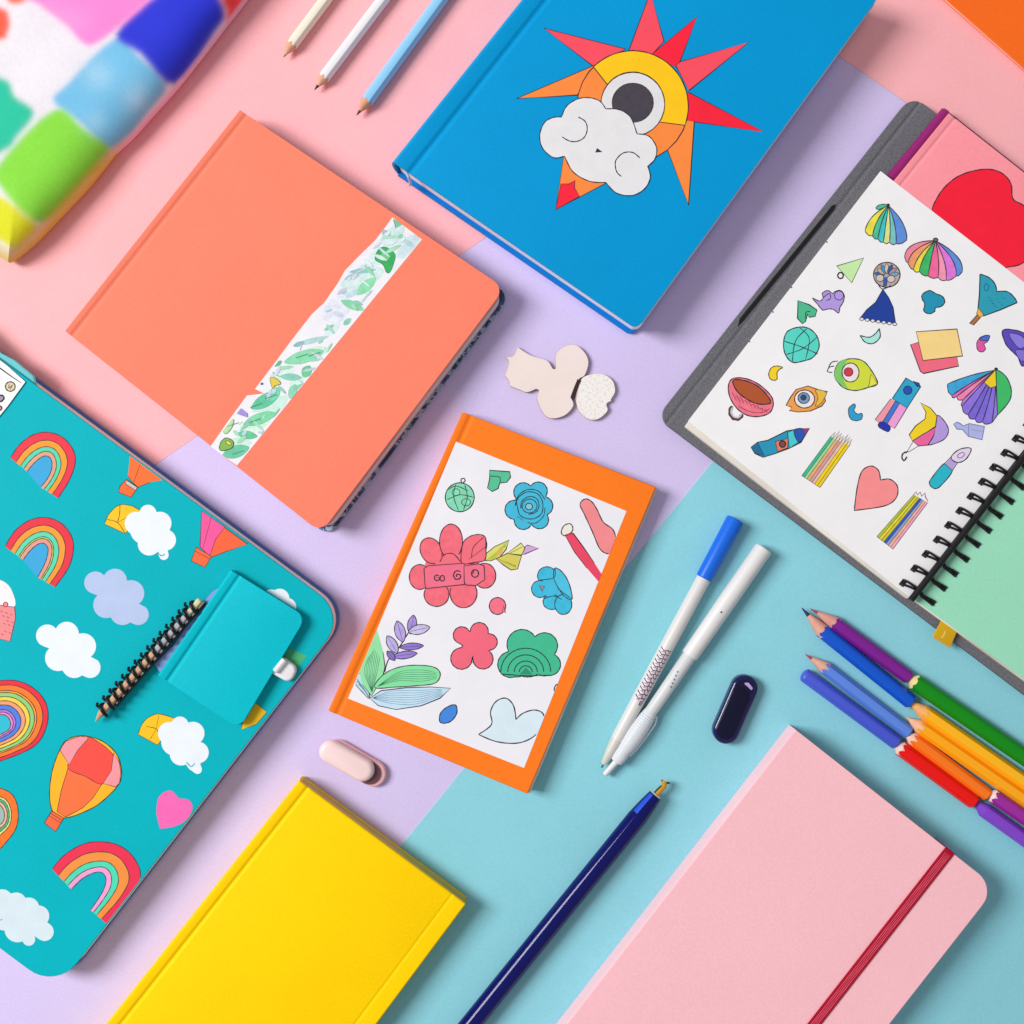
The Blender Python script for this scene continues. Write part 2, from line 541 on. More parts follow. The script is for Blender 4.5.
# ------------------------------------------------------------------ coral notebook with a leaf-print band
def coral_notebook():
    m, N, L, b = special('floral_cover')
    tc = N.new('ShaderNodeTexCoord'); v = N.new('ShaderNodeTexVoronoi'); v.inputs['Scale'].default_value = 13
    n = N.new('ShaderNodeTexNoise'); n.inputs['Scale'].default_value = 15; n.inputs['Detail'].default_value = 4
    mx = N.new('ShaderNodeMix'); mx.data_type = 'RGBA'; mx.inputs['Factor'].default_value = .12
    cr = N.new('ShaderNodeValToRGB'); cr.color_ramp.interpolation = 'CONSTANT'
    for p, c in ((0, '#26375f'), (.44, '#3d557f'), (.50, '#9fb3c4'), (.55, '#2a3c66'), (.60, '#5f9c9a'), (.65, '#d8cfd4')):
        e = cr.color_ramp.elements.new(p) if p else cr.color_ramp.elements[0]
        e.position = p; e.color = (*lin(c), 1)
    cr.color_ramp.elements.remove(cr.color_ramp.elements[-1])
    L.new(tc.outputs['Object'], n.inputs['Vector']); L.new(tc.outputs['Object'], v.inputs['Vector'])
    L.new(n.outputs['Color'], mx.inputs['A']); L.new(v.outputs['Color'], mx.inputs['B'])
    L.new(mx.outputs['Result'], cr.inputs['Fac']); L.new(cr.outputs[0], b.inputs['Base Color']); b.inputs['Roughness'].default_value = .5
    h = 34
    root, front = notebook('coral_notebook', 'square coral orange notebook with a white leaf-print band across its cover', [(65, 331), (240, 110), (505, 288), (321, 533)], h,
        mat('#f9846a', 'cover'), page_edge_mat('#ecdcdc', '#c9b3b8'), t=3.5, rf=13, grooves=((8, 1.2, 4),), bulge=2.0, inset=(2, -2, 3), back=m, back_grow=5.5)
    front['label'] = 'coral front cover with a shallow hinge groove'
    # printed band
    edge_l = [(392.5, 217.3), (384, 229), (375, 240.5), (360, 255), (345, 270.5), (338, 283), (324, 303), (312, 314), (291, 341), (274, 364), (255, 389), (264, 393.5), (247, 395.5), (229, 420), (210.5, 446.5)]
    edge_r = [(237, 465.5), (422, 239.5)]
    band = [(392.5, 217.3), (422, 239.5), (237, 465.5), (210.5, 446.5)]
    a = Art(h, step=.0045)
    a.fill(edge_l + edge_r, '#efeef4', False); a.clip = band
    for P, c in (([(398, 223), (405, 228), (399, 241), (385, 250), (377, 247), (384, 234)], '#d3e6ea'), ([(410, 235), (420, 240), (404, 258), (396, 254)], '#cfe4ea'), ([(352, 272), (372, 266), (384, 272), (366, 290), (345, 296), (340, 286)], '#d4ebe9'),
                 ([(330, 300), (346, 296), (352, 306), (340, 322), (322, 318)], '#e2e6f2'), ([(384, 240), (392, 246), (386, 262), (366, 266), (372, 252)], '#dcedf0')):
        a.fill(P, c, True, kind='marker')
    # k = 3.94 in the enlarged view, origin (200, 210)
    a.q(200, 210, 3.94)
    a.fill([(762, 36), (806, 52), (772, 72)], '#7fc4a4', False, '#2f7a5a', .7)
    a.fill([(700, 160), (725, 145), (752, 158), (770, 182), (752, 240), (735, 246), (720, 215), (690, 195)], '#3fae60', True, '#2b7d4c', .4, 'marker')
    a.fill([(722, 165), (748, 178), (735, 200), (712, 188)], '#6fd083', True)
    for x, y, l, w, ang, c in ((450, 560, 60, 22, -10, '#d6efe2'), (330, 640, 50, 26, -30, '#d9f0e6'), (300, 770, 60, 26, -40, '#cfeee2'), (210, 850, 70, 22, -15, '#d4f1e0'), (150, 920, 55, 24, -5, '#cdeedd'), (520, 470, 40, 18, -40, '#dcebf2'), (380, 690, 40, 26, -60, '#cdeede')):
        a.leaf((x, y), l, w, ang, c)
    for x, y, l, w, ang, c in ((735, 95, 26, 11, 40, '#a9bccb'), (820, 130, 28, 9, 30, '#b9d3dd'), (640, 240, 55, 8, -5, '#93c4c4'), (600, 262, 35, 9, -20, '#b2c9d8'), (655, 300, 52, 17, -42, '#8fdcae'), (600, 330, 30, 9, -30, '#bfd8e4'),
                               (600, 375, 50, 14, 22, '#8bd6ae'), (545, 410, 26, 9, 20, '#cfd6ea'), (560, 320, 26, 7, -35, '#cbd0e6'), (580, 440, 20, 9, -40, '#8fcdb4'), (440, 515, 70, 9, -14, '#b4d6d8'), (390, 528, 24, 7, -20, '#93b9c8'),
                               (410, 578, 82, 20, -16, '#8edcb0'), (305, 605, 20, 8, -30, '#67bf97'), (358, 658, 42, 11, 3, '#8fcfc0'), (420, 636, 26, 16, -60, '#70cb92'),
                               (365, 715, 30, 13, -68, '#8ed9ba'), (258, 750, 66, 21, -30, '#66c8a0'), (293, 726, 34, 15, -55, '#79d3b0'), (235, 822, 68, 18, -20, '#7fd7a4'),
                               (186, 886, 40, 13, 8, '#6ccb9c'), (140, 952, 56, 20, -18, '#71c8a6')):
        a.leaf((x, y), l, w * 1.2, ang, c, '#5fae92' if x < 430 else None, .22, x < 330)
    a.clip = [(396, 219.5), (420, 238), (238, 463), (214, 445)]
    rnd = random.Random(11)
    for i in range(60):                                          # loose brush strokes between the leaves
        t = rnd.random(); s_ = rnd.uniform(-.45, .45)
        x = 756 - 660 * t + 100 * s_ + 45; y = 70 + 860 * t + 80 * s_
        if .36 < t < .5 and rnd.random() < .7: continue
        cc = rnd.choice(['#cdeae2', '#b4e2cb', '#9ad8b6', '#c3dde6', '#bcd0de', '#d9ecee', '#a4dfbf', '#94cdb6', '#d6daec'])
        a.leaf((x, y), rnd.uniform(10, 38), rnd.uniform(3, 8), rnd.choice((-35, -20, 15, -55, 40)) + rnd.uniform(-15, 15), cc)
    a.clip = band
    a.fill([(232, 672), (252, 685), (240, 690)], '#4a5d8a', False)
    a.fill([(276, 662), (300, 664), (318, 684), (296, 692), (286, 704)], '#e0c94a', True, '#5b6a30', .4)
    a.fill([(134, 800), (160, 780), (186, 800), (188, 816), (156, 806)], '#a88fd8', False, '#7a62b4', .4)
    a.fill([(90, 860), (112, 828), (132, 826), (124, 858), (100, 882)], '#b7dfa6', True, '#5f9f5a', .4)
    a.fill([(84, 912), (104, 898), (130, 912), (126, 936), (92, 948), (76, 940)], '#86b84e', True, '#3b5c34', .6)
    a.ell((112, 918), 12, 7, 30, '#d9d66a', '#3b5c34', .5)
    for x, y in ((220, 770), (280, 735), (215, 830), (150, 955), (400, 575), (450, 568), (130, 845)):
        a.line([(x - 24, y + 8), (x, y), (x + 24, y - 8)], .45, '#3d9077')
    a.build('printed_band', root, 'white band printed with green and mint leaves')
coral_notebook()

# ------------------------------------------------------------------ blue hardcover with sun and cloud
def blue_book():
    h = 45
    c = mat('#0095d2', 'cover')
    root, front = notebook('blue_hardcover', 'blue hardcover book with a sun, an eye and a white cloud on its cover', [(395, 163), (598, -92), (880, -5), (637, 329)], h,
        c, page_edge_mat('#ffffff', '#e3e4f2'), t=4.5, rf=7, grooves=((17, 1.8, 5),), bulge=6, inset=(1, -1.2, 3.0), back=mat('#0a74c8', 'cover'), back_grow=0, back_side=1.6)
    bnd = [(393, 163), (596, -92), (884, 0), (637, 331)]
    a = Art(h).q(512, 0)
    PK, RD, OR = '#f94d60', '#f91c3a', '#fb8b3d'
    for P, cc in (([(128, 113), (455, 196), (325, 265)], PK), ([(466, 205), (553, -30), (608, 165), (560, 218)], PK), ([(556, 220), (740, 66), (662, 272)], RD), ([(655, 262), (672, 247), (945, 170), (708, 362)], PK),
                  ([(704, 368), (1008, 528), (692, 482)], RD), ([(686, 478), (729, 486), (706, 820), (618, 590)], OR), ([(332, 260), (18, 394), (262, 380)], OR), ([(210, 600), (175, 838), (380, 730)], OR)):
        a.fill(P, cc, False, INK, .8)
    a.fill([(175, 838), (196, 735), (228, 736), (252, 722), (250, 752), (270, 785)], RD, False, INK, .7)
    def arc(cx, cy, r, a0, a1, n=30): return [(cx + r * math.cos(math.radians(a0 + (a1 - a0) * i / n)), cy + r * math.sin(math.radians(a0 + (a1 - a0) * i / n))) for i in range(n + 1)]
    a.ell((483, 425), 223, 223, 0, OR, INK, .8)
    a.fill(arc(483, 425, 222, -135, 20) + arc(483, 415, 127, 35, -143), '#fcc80c', False, INK, .8)
    a.ell((483, 417), 128, 128, 0, '#e2e1e4', INK, .8)
    a.ell((483, 411), 83, 79, 0, '#47424c', INK, .5, 'marker')
    lob = [[(210, 625), (165, 630), (122, 592), (111, 540), (130, 490), (165, 470), (198, 468)], [(198, 468), (218, 425), (262, 396), (310, 391), (352, 405), (375, 435)], [(375, 435), (430, 439), (475, 470), (500, 535)],
           [(500, 535), (548, 545), (578, 590), (572, 635), (543, 665)], [(543, 665), (553, 710), (530, 755), (480, 782), (418, 772), (375, 730)], [(375, 730), (310, 725), (245, 688), (210, 625)]]
    P = []
    for l in lob: P += cm(l, False, 6)[:-1]
    a.fill(P, '#e6e5e8', False, INK, .8)
    a.line([(265, 468), (292, 485), (301, 515), (290, 548), (262, 565), (230, 564), (200, 547)], .85, INK)
    a.line([(512, 632), (483, 610), (445, 612), (416, 640), (414, 670), (422, 692), (438, 706)], .85, INK)
    a.fill([(340, 592), (333, 610), (362, 608)], INK, False)
    a.build('sun_and_cloud_print', root)
    # headband of the page block and ribbon end at the spine corner
    mb = MB(); A = W((402, 168), h - 8); tube(mb, [(A[0] + 2, A[1] - 1, h - 7), (A[0] + 6, A[1] - 7.5, h - 10), (A[0] + 7, A[1] - 10, h - 20), (A[0] + 6, A[1] - 10.5, 14)], 1.5, mat('#c9d5ea', 'band'))
    mb.build('ribbon_marker', root)
blue_book()

# ------------------------------------------------------------------ teal notebook with rainbows
TH = 29
def teal_notebook():
    h = TH
    quad = [(-347, 691), (-58, 316), (347, 614.8), (56, 990.2)]
    root, front = notebook('teal_notebook', 'teal softcover notebook printed with rainbows, clouds and balloons', quad, h, mat('#00b3c0', 'cover'), page_edge_mat('#fffdf6', '#e6dec8'),
        t=3, rf=33, inset=(2, .4, .6), back=mat('#5c7cc0', 'cover'), back_grow=1.2, back_side=2.4)
    bnd = rounded(inset_px(quad, 1.2), [0, 0, 32, 32])
    k = [0]
    def art(): k[0] += 1; return Art(h, bnd)
    RB = ['#ea2b42', '#f59a24', '#52d6ac', '#dba382']
    a = art().q(0, 256); a.bands([(42, 808), (75, 758), (130, 716), (190, 705), (250, 725), (292, 775), (300, 830), (275, 900), (232, 968)], [(108, 862), (135, 830), (165, 805), (188, 800), (205, 815), (207, 850), (190, 890), (162, 925)], RB, [0, .33, .6, .8, 1], '#2fa6dc').build('rainbow_print', front, 'red arch rainbow nearest the white sticker')
    a = art().q(0, 512); a.bands([(20, 138), (60, 75), (120, 32), (185, 22), (245, 45), (285, 95), (293, 150), (275, 220), (220, 300)], [(92, 192), (120, 155), (150, 130), (175, 125), (192, 145), (188, 180), (175, 215), (150, 262)], ['#e62a40', '#f29a28', '#58d8b2', '#c9d35a', '#e29a8a'], [0, .3, .55, .75, .82, 1], '#2fa6dc').build('rainbow_print', front)
    a = art().q(0, 512); a.bands([(-150, 770), (-60, 690), (50, 673), (130, 702), (182, 762), (190, 840), (150, 925), (60, 975), (-60, 1015)], [(-60, 845), (-20, 815), (20, 812), (42, 840), (35, 870), (0, 890), (-60, 915)],
        ['#e9263a', '#fb7a20', '#f6a428', '#8fd07a', '#f2d24a', '#f0a070', '#4a7fe0', '#b87ae0', '#f08ad0'], [0, .14, .3, .36, .48, .6, .72, .86, .93, 1], '#22bcd0').build('rainbow_print', front, 'large many-banded rainbow at the left edge')
    a = art().q(0, 768); a.bands([(-60, 72), (0, 80), (50, 108), (72, 168), (62, 245), (0, 325)], [(-50, 150), (-10, 145), (10, 160), (18, 190), (8, 220), (-30, 240)], ['#f9751f', '#d9e08a', '#52b98a', '#e9b48a'], [0, .5, .65, .8, 1], '#9ab7b4').build('rainbow_print', front)
    a = art().q(0, 768); a.bands([(208, 405), (255, 350), (330, 305), (400, 295), (472, 308), (532, 355), (562, 432), (515, 525), (425, 622)], [(285, 485), (330, 442), (380, 418), (410, 420), (424, 445), (415, 485), (392, 525), (362, 568)], ['#ec2c50', '#f2913d', '#4adbb4', '#f0a2d2'], [0, .32, .62, .82, 1], None).build('rainbow_print', front, 'rainbow with a pink inner arch by the lower edge')
    # clouds
    big = [(382, 283, 45), (460, 275, 48), (525, 325, 52), (425, 372, 52), (490, 402, 50), (553, 410, 42), (455, 330, 60)]
    art().q(0, 512).cloud((455, 340), big, '#b4c6ea').build('cloud_print', front, 'pale lilac cloud')
    art().q(-48.2, 512 + 53).cloud((455, 340), big, '#e9f1f8').build('cloud_print', front)
    a = art().q(0, 512)
    a.fill(cm([(418, 48), (438, 5), (478, -28), (525, -25), (562, -5)], False) + [(560, 30), (500, 86)], '#fcc312', False, INK, .5)
    a.line([(428, 30), (470, 42), (500, 85)], .6, '#7a5a20'); a.line([(480, -28), (478, 10), (470, 42)], .6, '#7a5a20'); a.line([(470, 42), (510, 20)], .6, '#7a5a20')
    a.cloud((610, 70), [(545, 45, 46), (592, 5, 34), (640, 45, 46), (662, 112, 42), (597, 128, 46), (615, 70, 60), (655, 172, 20), (580, 70, 60)], '#eaf2f8')
    a.line([(630, 160), (645, 175), (660, 168)], .8, '#00a4bd'); a.build('cloud_print', front, 'white cloud with a yellow sun peeping out, near the top edge')
    a = art().q(0, 512)
    a.fill(cm([(552, 890), (575, 838), (628, 808), (698, 825)], False) + [(690, 860), (630, 932)], '#fcc312', False, INK, .5)
    a.line([(585, 858), (625, 868), (640, 900)], .6, '#7a5a20'); a.line([(625, 868), (635, 815)], .6, '#7a5a20'); a.line([(625, 868), (600, 910)], .6, '#7a5a20')
    a.cloud((730, 920), [(677, 885, 45), (720, 852, 34), (772, 885, 46), (792, 962, 43), (725, 968, 46), (735, 915, 60), (700, 920, 55), (775, 1010, 26), (790, 1030, 18)], '#eaf2f8')
    a.line([(745, 1000), (765, 1018), (780, 1005)], .8, '#00a4bd'); a.build('cloud_print', front, 'white cloud with a yellow sun, below the mini notebook')
    a = art().q(0, 768); a.cloud((80, 600), [(10, 525, 40), (65, 540, 42), (115, 560, 42), (155, 592, 42), (178, 655, 37), (115, 685, 26), (70, 645, 52), (20, 590, 60), (-25, 560, 55), (120, 620, 55)], '#d6e7ef')
    a.line([(-10, 612), (10, 605)], 1.2, '#00a4bd'); a.build('cloud_print', front, 'pale cloud in the bottom corner')
    # balloons
    a = art().q(0, 768)
    env = cm([(262, 200), (212, 175), (198, 110), (205, 30), (218, -20), (235, -64), (262, -108), (320, -129), (400, -112), (462, -62), (485, 0), (480, 55), (440, 105), (370, 160)], True)
    a.fill(env, '#fcb51c', False, INK, .7)
    a.fill([(228, 175), (245, 90), (272, 0), (300, -18), (360, 20), (408, 64), (372, 120), (330, 160), (262, 196)], '#fb713c', False, INK, .5)
    a.fill([(272, 0), (300, -60), (345, -118), (362, -122), (420, -85), (455, -45), (450, 0), (408, 64), (345, 35)], '#fb4c40', True, INK, .5)
    a.fill([(240, -72), (262, -106), (320, -128), (355, -120), (310, -70), (276, -12)], '#f3979f', False, INK, .5)
    a.fill([(455, -62), (478, -20), (483, 20), (478, 60), (462, 76), (412, 62), (445, 10)], '#f3979f', False, INK, .5)
    a.fill([(207, 172), (256, 200), (222, 254), (177, 220)], '#f4683a', False, INK, .7)
    a.line([(200, 180), (250, 210)], .7, INK); a.line([(195, 190), (244, 220)], .7, INK)
    a.build('balloon_print', front, 'whole hot-air balloon in orange, yellow and pink')
    a = art().q(0, 256)
    a.fill([(520, 800), (512, 880), (525, 900), (552, 925), (600, 905), (680, 890)], '#fb6f2c', False, INK, .6); a.line([(560, 835), (535, 905)], .6, INK); a.line([(610, 865), (545, 918)], .6, INK)
    a.fill([(505, 893), (552, 925), (524, 965), (474, 945), (480, 920)], '#f46a2a', False, INK, .6); a.fill([(508, 897), (549, 925), (542, 938), (502, 912)], '#c9c2b4', False, INK, .5)
    a.build('balloon_print', front, 'orange balloon cut off by the top edge')
    a = art().q(0, 512)
    a.fill([(806, -5), (800, 138), (842, 182), (900, 160), (990, 128)], '#fb6338', False, INK, .6)
    a.fill([(806, -5), (800, 138), (838, 178), (862, 110), (900, 60)], '#f2569c', False, INK, .5); a.line([(845, 20), (812, 145)], .6, INK)
    a.fill([(785, 140), (846, 178), (820, 221), (764, 196)], '#f4683a', False, INK, .6); a.line([(778, 155), (840, 188)], .6, INK)
    a.build('balloon_print', front, 'pink and orange balloon cut off by the top edge')
    a = art().q(0, 768); a.fill([(640, 243), (626, 185), (634, 120)], '#f568b6', False)
    a.fill(cm([(640, 243), (626, 180), (636, 115), (682, 90), (716, 122)], False) + cm([(716, 122), (755, 128), (770, 160), (745, 208), (695, 234), (640, 243)], False), '#f568b6', False).build('heart_print', front)
    a = art().q(0, 512); a.fill([(-30, 280), (10, 276), (45, 310), (58, 378), (-30, 372)], '#f2ecf0', True); a.fill([(-30, 366), (20, 376), (58, 380), (62, 425), (40, 518), (-30, 500)], '#ee8c90', False, INK, .5)
    for i in range(14):
        x, y = 2 + (i * 23) % 50, 395 + (i * 37) % 105
        a.line([(x, y), (x + 9, y + 6)], .8, '#a33f52', False)
    a.ell((22, 370), 9, 9, 0, '#ee8c90', '#a33f52', .7); a.build('strawberry_cone_print', front)
    a = art().q(256, 512); a.fill([(-15, 690), (-5, 760), (42, 800), (2, 848), (-60, 870)], '#fcc312', False, INK, .4); a.build('sun_print', front)
    a = art().q(256, 512); a.fill([(120, 540), (204, 575), (165, 628), (100, 600)], '#46b076', False).build('green_patch_print', front)
    a = art().q(256, 512); a.cloud((100, 360), [(60, 350, 40), (95, 345, 38), (125, 380, 36)], '#e9f1f8').build('cloud_print', front, 'small cloud tucked under the mini notebook')
    # sticker with doodles at the far corner, tape strip along the edge
    a = art().q(0, 340, 16); a.z += 1.2
    a.fill([(-200, 160), (20, 325), (405, 670), (120, 1060), (-20, 1230), (-200, 1320)], '#f4f2f4', False)
    a.line([(-100, 380), (0, 450), (180, 580), (345, 690)], .9, INK, False)
    a.ell((165, 745), 78, 76, 0, '#d8cda8', '#4a4434', 1.0); a.line([(150, 700), (140, 770), (200, 720), (160, 790)], .7, '#8a6a5a')
    a.ell((0, 935), 66, 50, -20, '#9a90a8', INK, 1.3); a.ell((-20, 1090), 50, 40, 0, '#c98a9a', INK, 1)
    a.build('doodle_sticker', root, 'white sticker with small round doodles')
    mb = MB()
    P = [(-40, 315), (0, 352.5), (14, 360), (33, 375.5), (37, 389.5), (26, 384), (0, 362.5), (-40, 334)]
    prism(mb, [W(p, h - 3) for p in P], h - 8, h - 3.2, mat('#6fcfd6', 'plastic'), .8); mb.build('divider_tab', root)
    return root
def inset_px(Q, d):
    A, B, C, D = [Vector(p) for p in Q]; u = (D - A).normalized() * d; v = (B - A).normalized() * d
    return [tuple(p) for p in (A + u + v, B + u - v, C - u - v, D - u + v)]
teal_notebook()

# mini notebook lying on the teal one
def mini_notebook():
    h = TH + 10
    quad = [(158, 676.5), (231.5, 571), (305, 615), (236, 731)]
    quad = [(159, 676), (232, 571), (306, 617), (239, 729)]
    root, front = notebook('mini_notebook', 'small plain teal notebook lying on the rainbow notebook', quad, h, mat('#02bac9', 'cover'), page_edge_mat('#6fb9c0', '#1b7d8c'), t=3, rf=11, grooves=((9, 1.8, 3.5),), bulge=2.5,
        inset=(1, 2, 2), z0=TH + .5, bevel=1.2)
    mb = MB(); P = [(162, 676), (155, 664), (174, 645), (191, 620), (202, 604), (212, 592), (225, 584), (205, 620)]
    prism(mb, [W(p, TH + 4) for p in P], TH + 3.2, TH + 4, mat('#8e9cd2', 'paper')); mb.build('loose_page', root)
    return root
mini_notebook()

def coil_pencil():
    z = TH + 8.2
    T, A, E = wp((95, 722), z - 2), wp((101, 713.5), z), wp((200.5, 600), z)
    root = thing('coil_wrapped_pencil', 'short beige pencil wound in black wire coil on the teal notebook', 'pencil', (150, 660))
    L = math.dist(A, E)
    mb = MB(); lathe(mb, A, E, [(0, 3.4), (1, 3.6), (L * .55, 3.6)], mat('#d2a684', 'wood'), hexa=.6); lathe(mb, A, E, [(L * .55, 3.5), (L * .9, 3.4)], mat('#b4b3b8', 'wood'), hexa=.6); lathe(mb, A, E, [(L * .9, 3.4), (L - 1, 3.4), (L, 2.6)], mat('#d8d0a0', 'wood'), hexa=.6); mb.build('barrel', root)
    mb = MB(); lathe(mb, A, T, [(-1, 3.3), (0, 3.3), (7, 1.2), (10.5, .3)], mat('#c9a27e', 'wood'), n=16); mb.build('sharpened_tip', root)
    a, d, side, up, l = frame(A, E)
    pts = []; turns = 15
    for i in range(turns * 22 + 1):
        f = 2 * PI * i / 22; t = 2 + (L - 5) * i / (turns * 22)
        r = 5.3 + .4 * math.sin(i * .37)
        pts.append(tuple(a + d * t + side * (r * math.cos(f)) * 1.1 + up * (r * .92 * math.sin(f))))
    mb = MB(); tube(mb, pts, 1.7, mat('#121116', 'plastic'), 8); mb.build('wire_coil', root, angle=60)
    SG = 1.0
    for i in range(turns):                                         # short bent ends along the far side
        t = 4 + (L - 8) * i / turns
        c = a + d * t - side * 5.8 + up * 1.5
        mb = MB(); tube(mb, [tuple(c + side * 2), tuple(c - side * 2.2 + up * .5), tuple(c - side * 3.4 - up * 1.5 + d * 1.2)], 1.5, mat('#1b1a1f', 'plastic'), 7); mb.build('wire_end', root)
    # spine bar beneath the coil
    mb = MB(); tube(mb, [tuple(a + d * (L * .1) + side * SG * 5.2 - up * 2), tuple(a + d * (L * .5) + side * SG * 5.0 - up * 1), tuple(a + d * (L + 1) + side * SG * 4.2 - up * 1)], 2.3, mat('#232228', 'plastic'), 8); mb.build('coil_bar', root)
coil_pencil()

def snap_clip():
    root = thing('white_clip', 'white rounded clip gripping the edge of the mini notebook', 'clip', (284, 668), z=TH)
    m = mat('#eceaee', 'plastic')
    o = rounded([W(p, TH + 8) for p in [(270, 673), (283, 657.5), (297.5, 668), (290, 684)]], [2.5, 2.5, 7, 7])
    mb = MB(); prism(mb, o, TH + 1, TH + 8, m, 2.5); mb.build('clip_body', root)
    mb = MB(); Pl = [wp((275, 672), TH + 9), wp((285.5, 659), TH + 9)]
    lathe(mb, Pl[0], Pl[1], [(0, 1.5), (1, 3.4), (math.dist(*Pl) - 1, 3.4), (math.dist(*Pl), 1.5)], mat('#dedde2', 'plastic'), 16); mb.build('hinge_roll', root)
snap_clip()

# ------------------------------------------------------------------ yellow and pink notebooks, orange corner
def yellow_notebook():
    h = 26
    notebook('yellow_notebook', 'plain bright yellow hardcover notebook at the bottom of the picture', [(54, 1092), (300, 781.5), (466, 904), (222, 1231)], h, mat('#ffd200', 'cover'), page_edge_mat('#e2c878', '#a88a34'), t=4,
        grooves=((10, 1.5, 3.5), (191, .6, 2.5)), bulge=2, inset=(1, 1, .6), bevel=1.2)
yellow_notebook()
def pink_notebook():
    h = 34
    quad = [(507, 1101.5), (796, 730), (996.5, 887.5), (706, 1258)]
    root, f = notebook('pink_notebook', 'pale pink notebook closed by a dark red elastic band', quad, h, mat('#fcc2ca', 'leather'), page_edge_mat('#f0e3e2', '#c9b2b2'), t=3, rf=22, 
        bulge=1.2, inset=(2, 2.5, 2.5), bevel=2.0, spine_mat=mat('#ffd0d8', 'leather'))  # spine coloured paler than the cover to paint in light on that side
    # elastic band: over the cover, round both edges, back underneath
    a, b = Vector(W((949.5, 850.2), h)), Vector(W((949.5 - 290, 850.2 + 371), h)); d = (b - a).normalized(); n = Vector((-d.y, d.x)); hw = 5.4
    e0 = a - d * .15
    prof = [(a + d * 30, .9), (e0 + d * .8, .9), (e0, 2), (e0 - d * .1, 8), (e0 - d * .2, h - 3), (e0 - d * .2, h + .4), (e0 + d * 1.2, h + 1.1), (e0 + d * 4, h + .9), (b, h + .9)]
    mb = MB(); rows = []
    nn = 14
    for p, z in prof:
        row = []
        for k in range(nn + 1):
            s = -hw + 2 * hw * k / nn
            q = p + n * s; row.append((q.x, q.y, z + (.28 if k % 2 else 0) * (1 if z > h else 0)))
        rows.append(row)
    mb.grid(rows, mat('#ac0c2e', 'band'))
    o = mb.build('elastic_band', root, angle=80)
    md = o.modifiers.new('thickness', 'SOLIDIFY'); md.thickness = .9 * S; md.offset = 0
    # woven ribs
    a2 = Art(h + 1.75)
    for s in (-2.6, -.9, .9, 2.6):
        P = []
        for t in range(0, 60):
            q = a + d * (4 + t * 7.2) + n * s
            k = (H - a2.z) / H; P.append((q.x / k + 512, 512 - q.y / k))
        a2.rawline(P, .62, '#ea5a72')
    a2.build('band_stitching', o)
pink_notebook()
def orange_corner():
    h = 6
    notebook('orange_notebook', 'bright orange notebook of which only a corner shows at the top right', [(1120, -310), (860, -76), (1130, 161), (1390, -73)], h, mat('#fd6f22', 'cover'), page_edge_mat('#f0d9c4', '#c7a28a'), t=1.8, bulge=0, inset=(0, 0, 0), bevel=.7)
orange_corner()

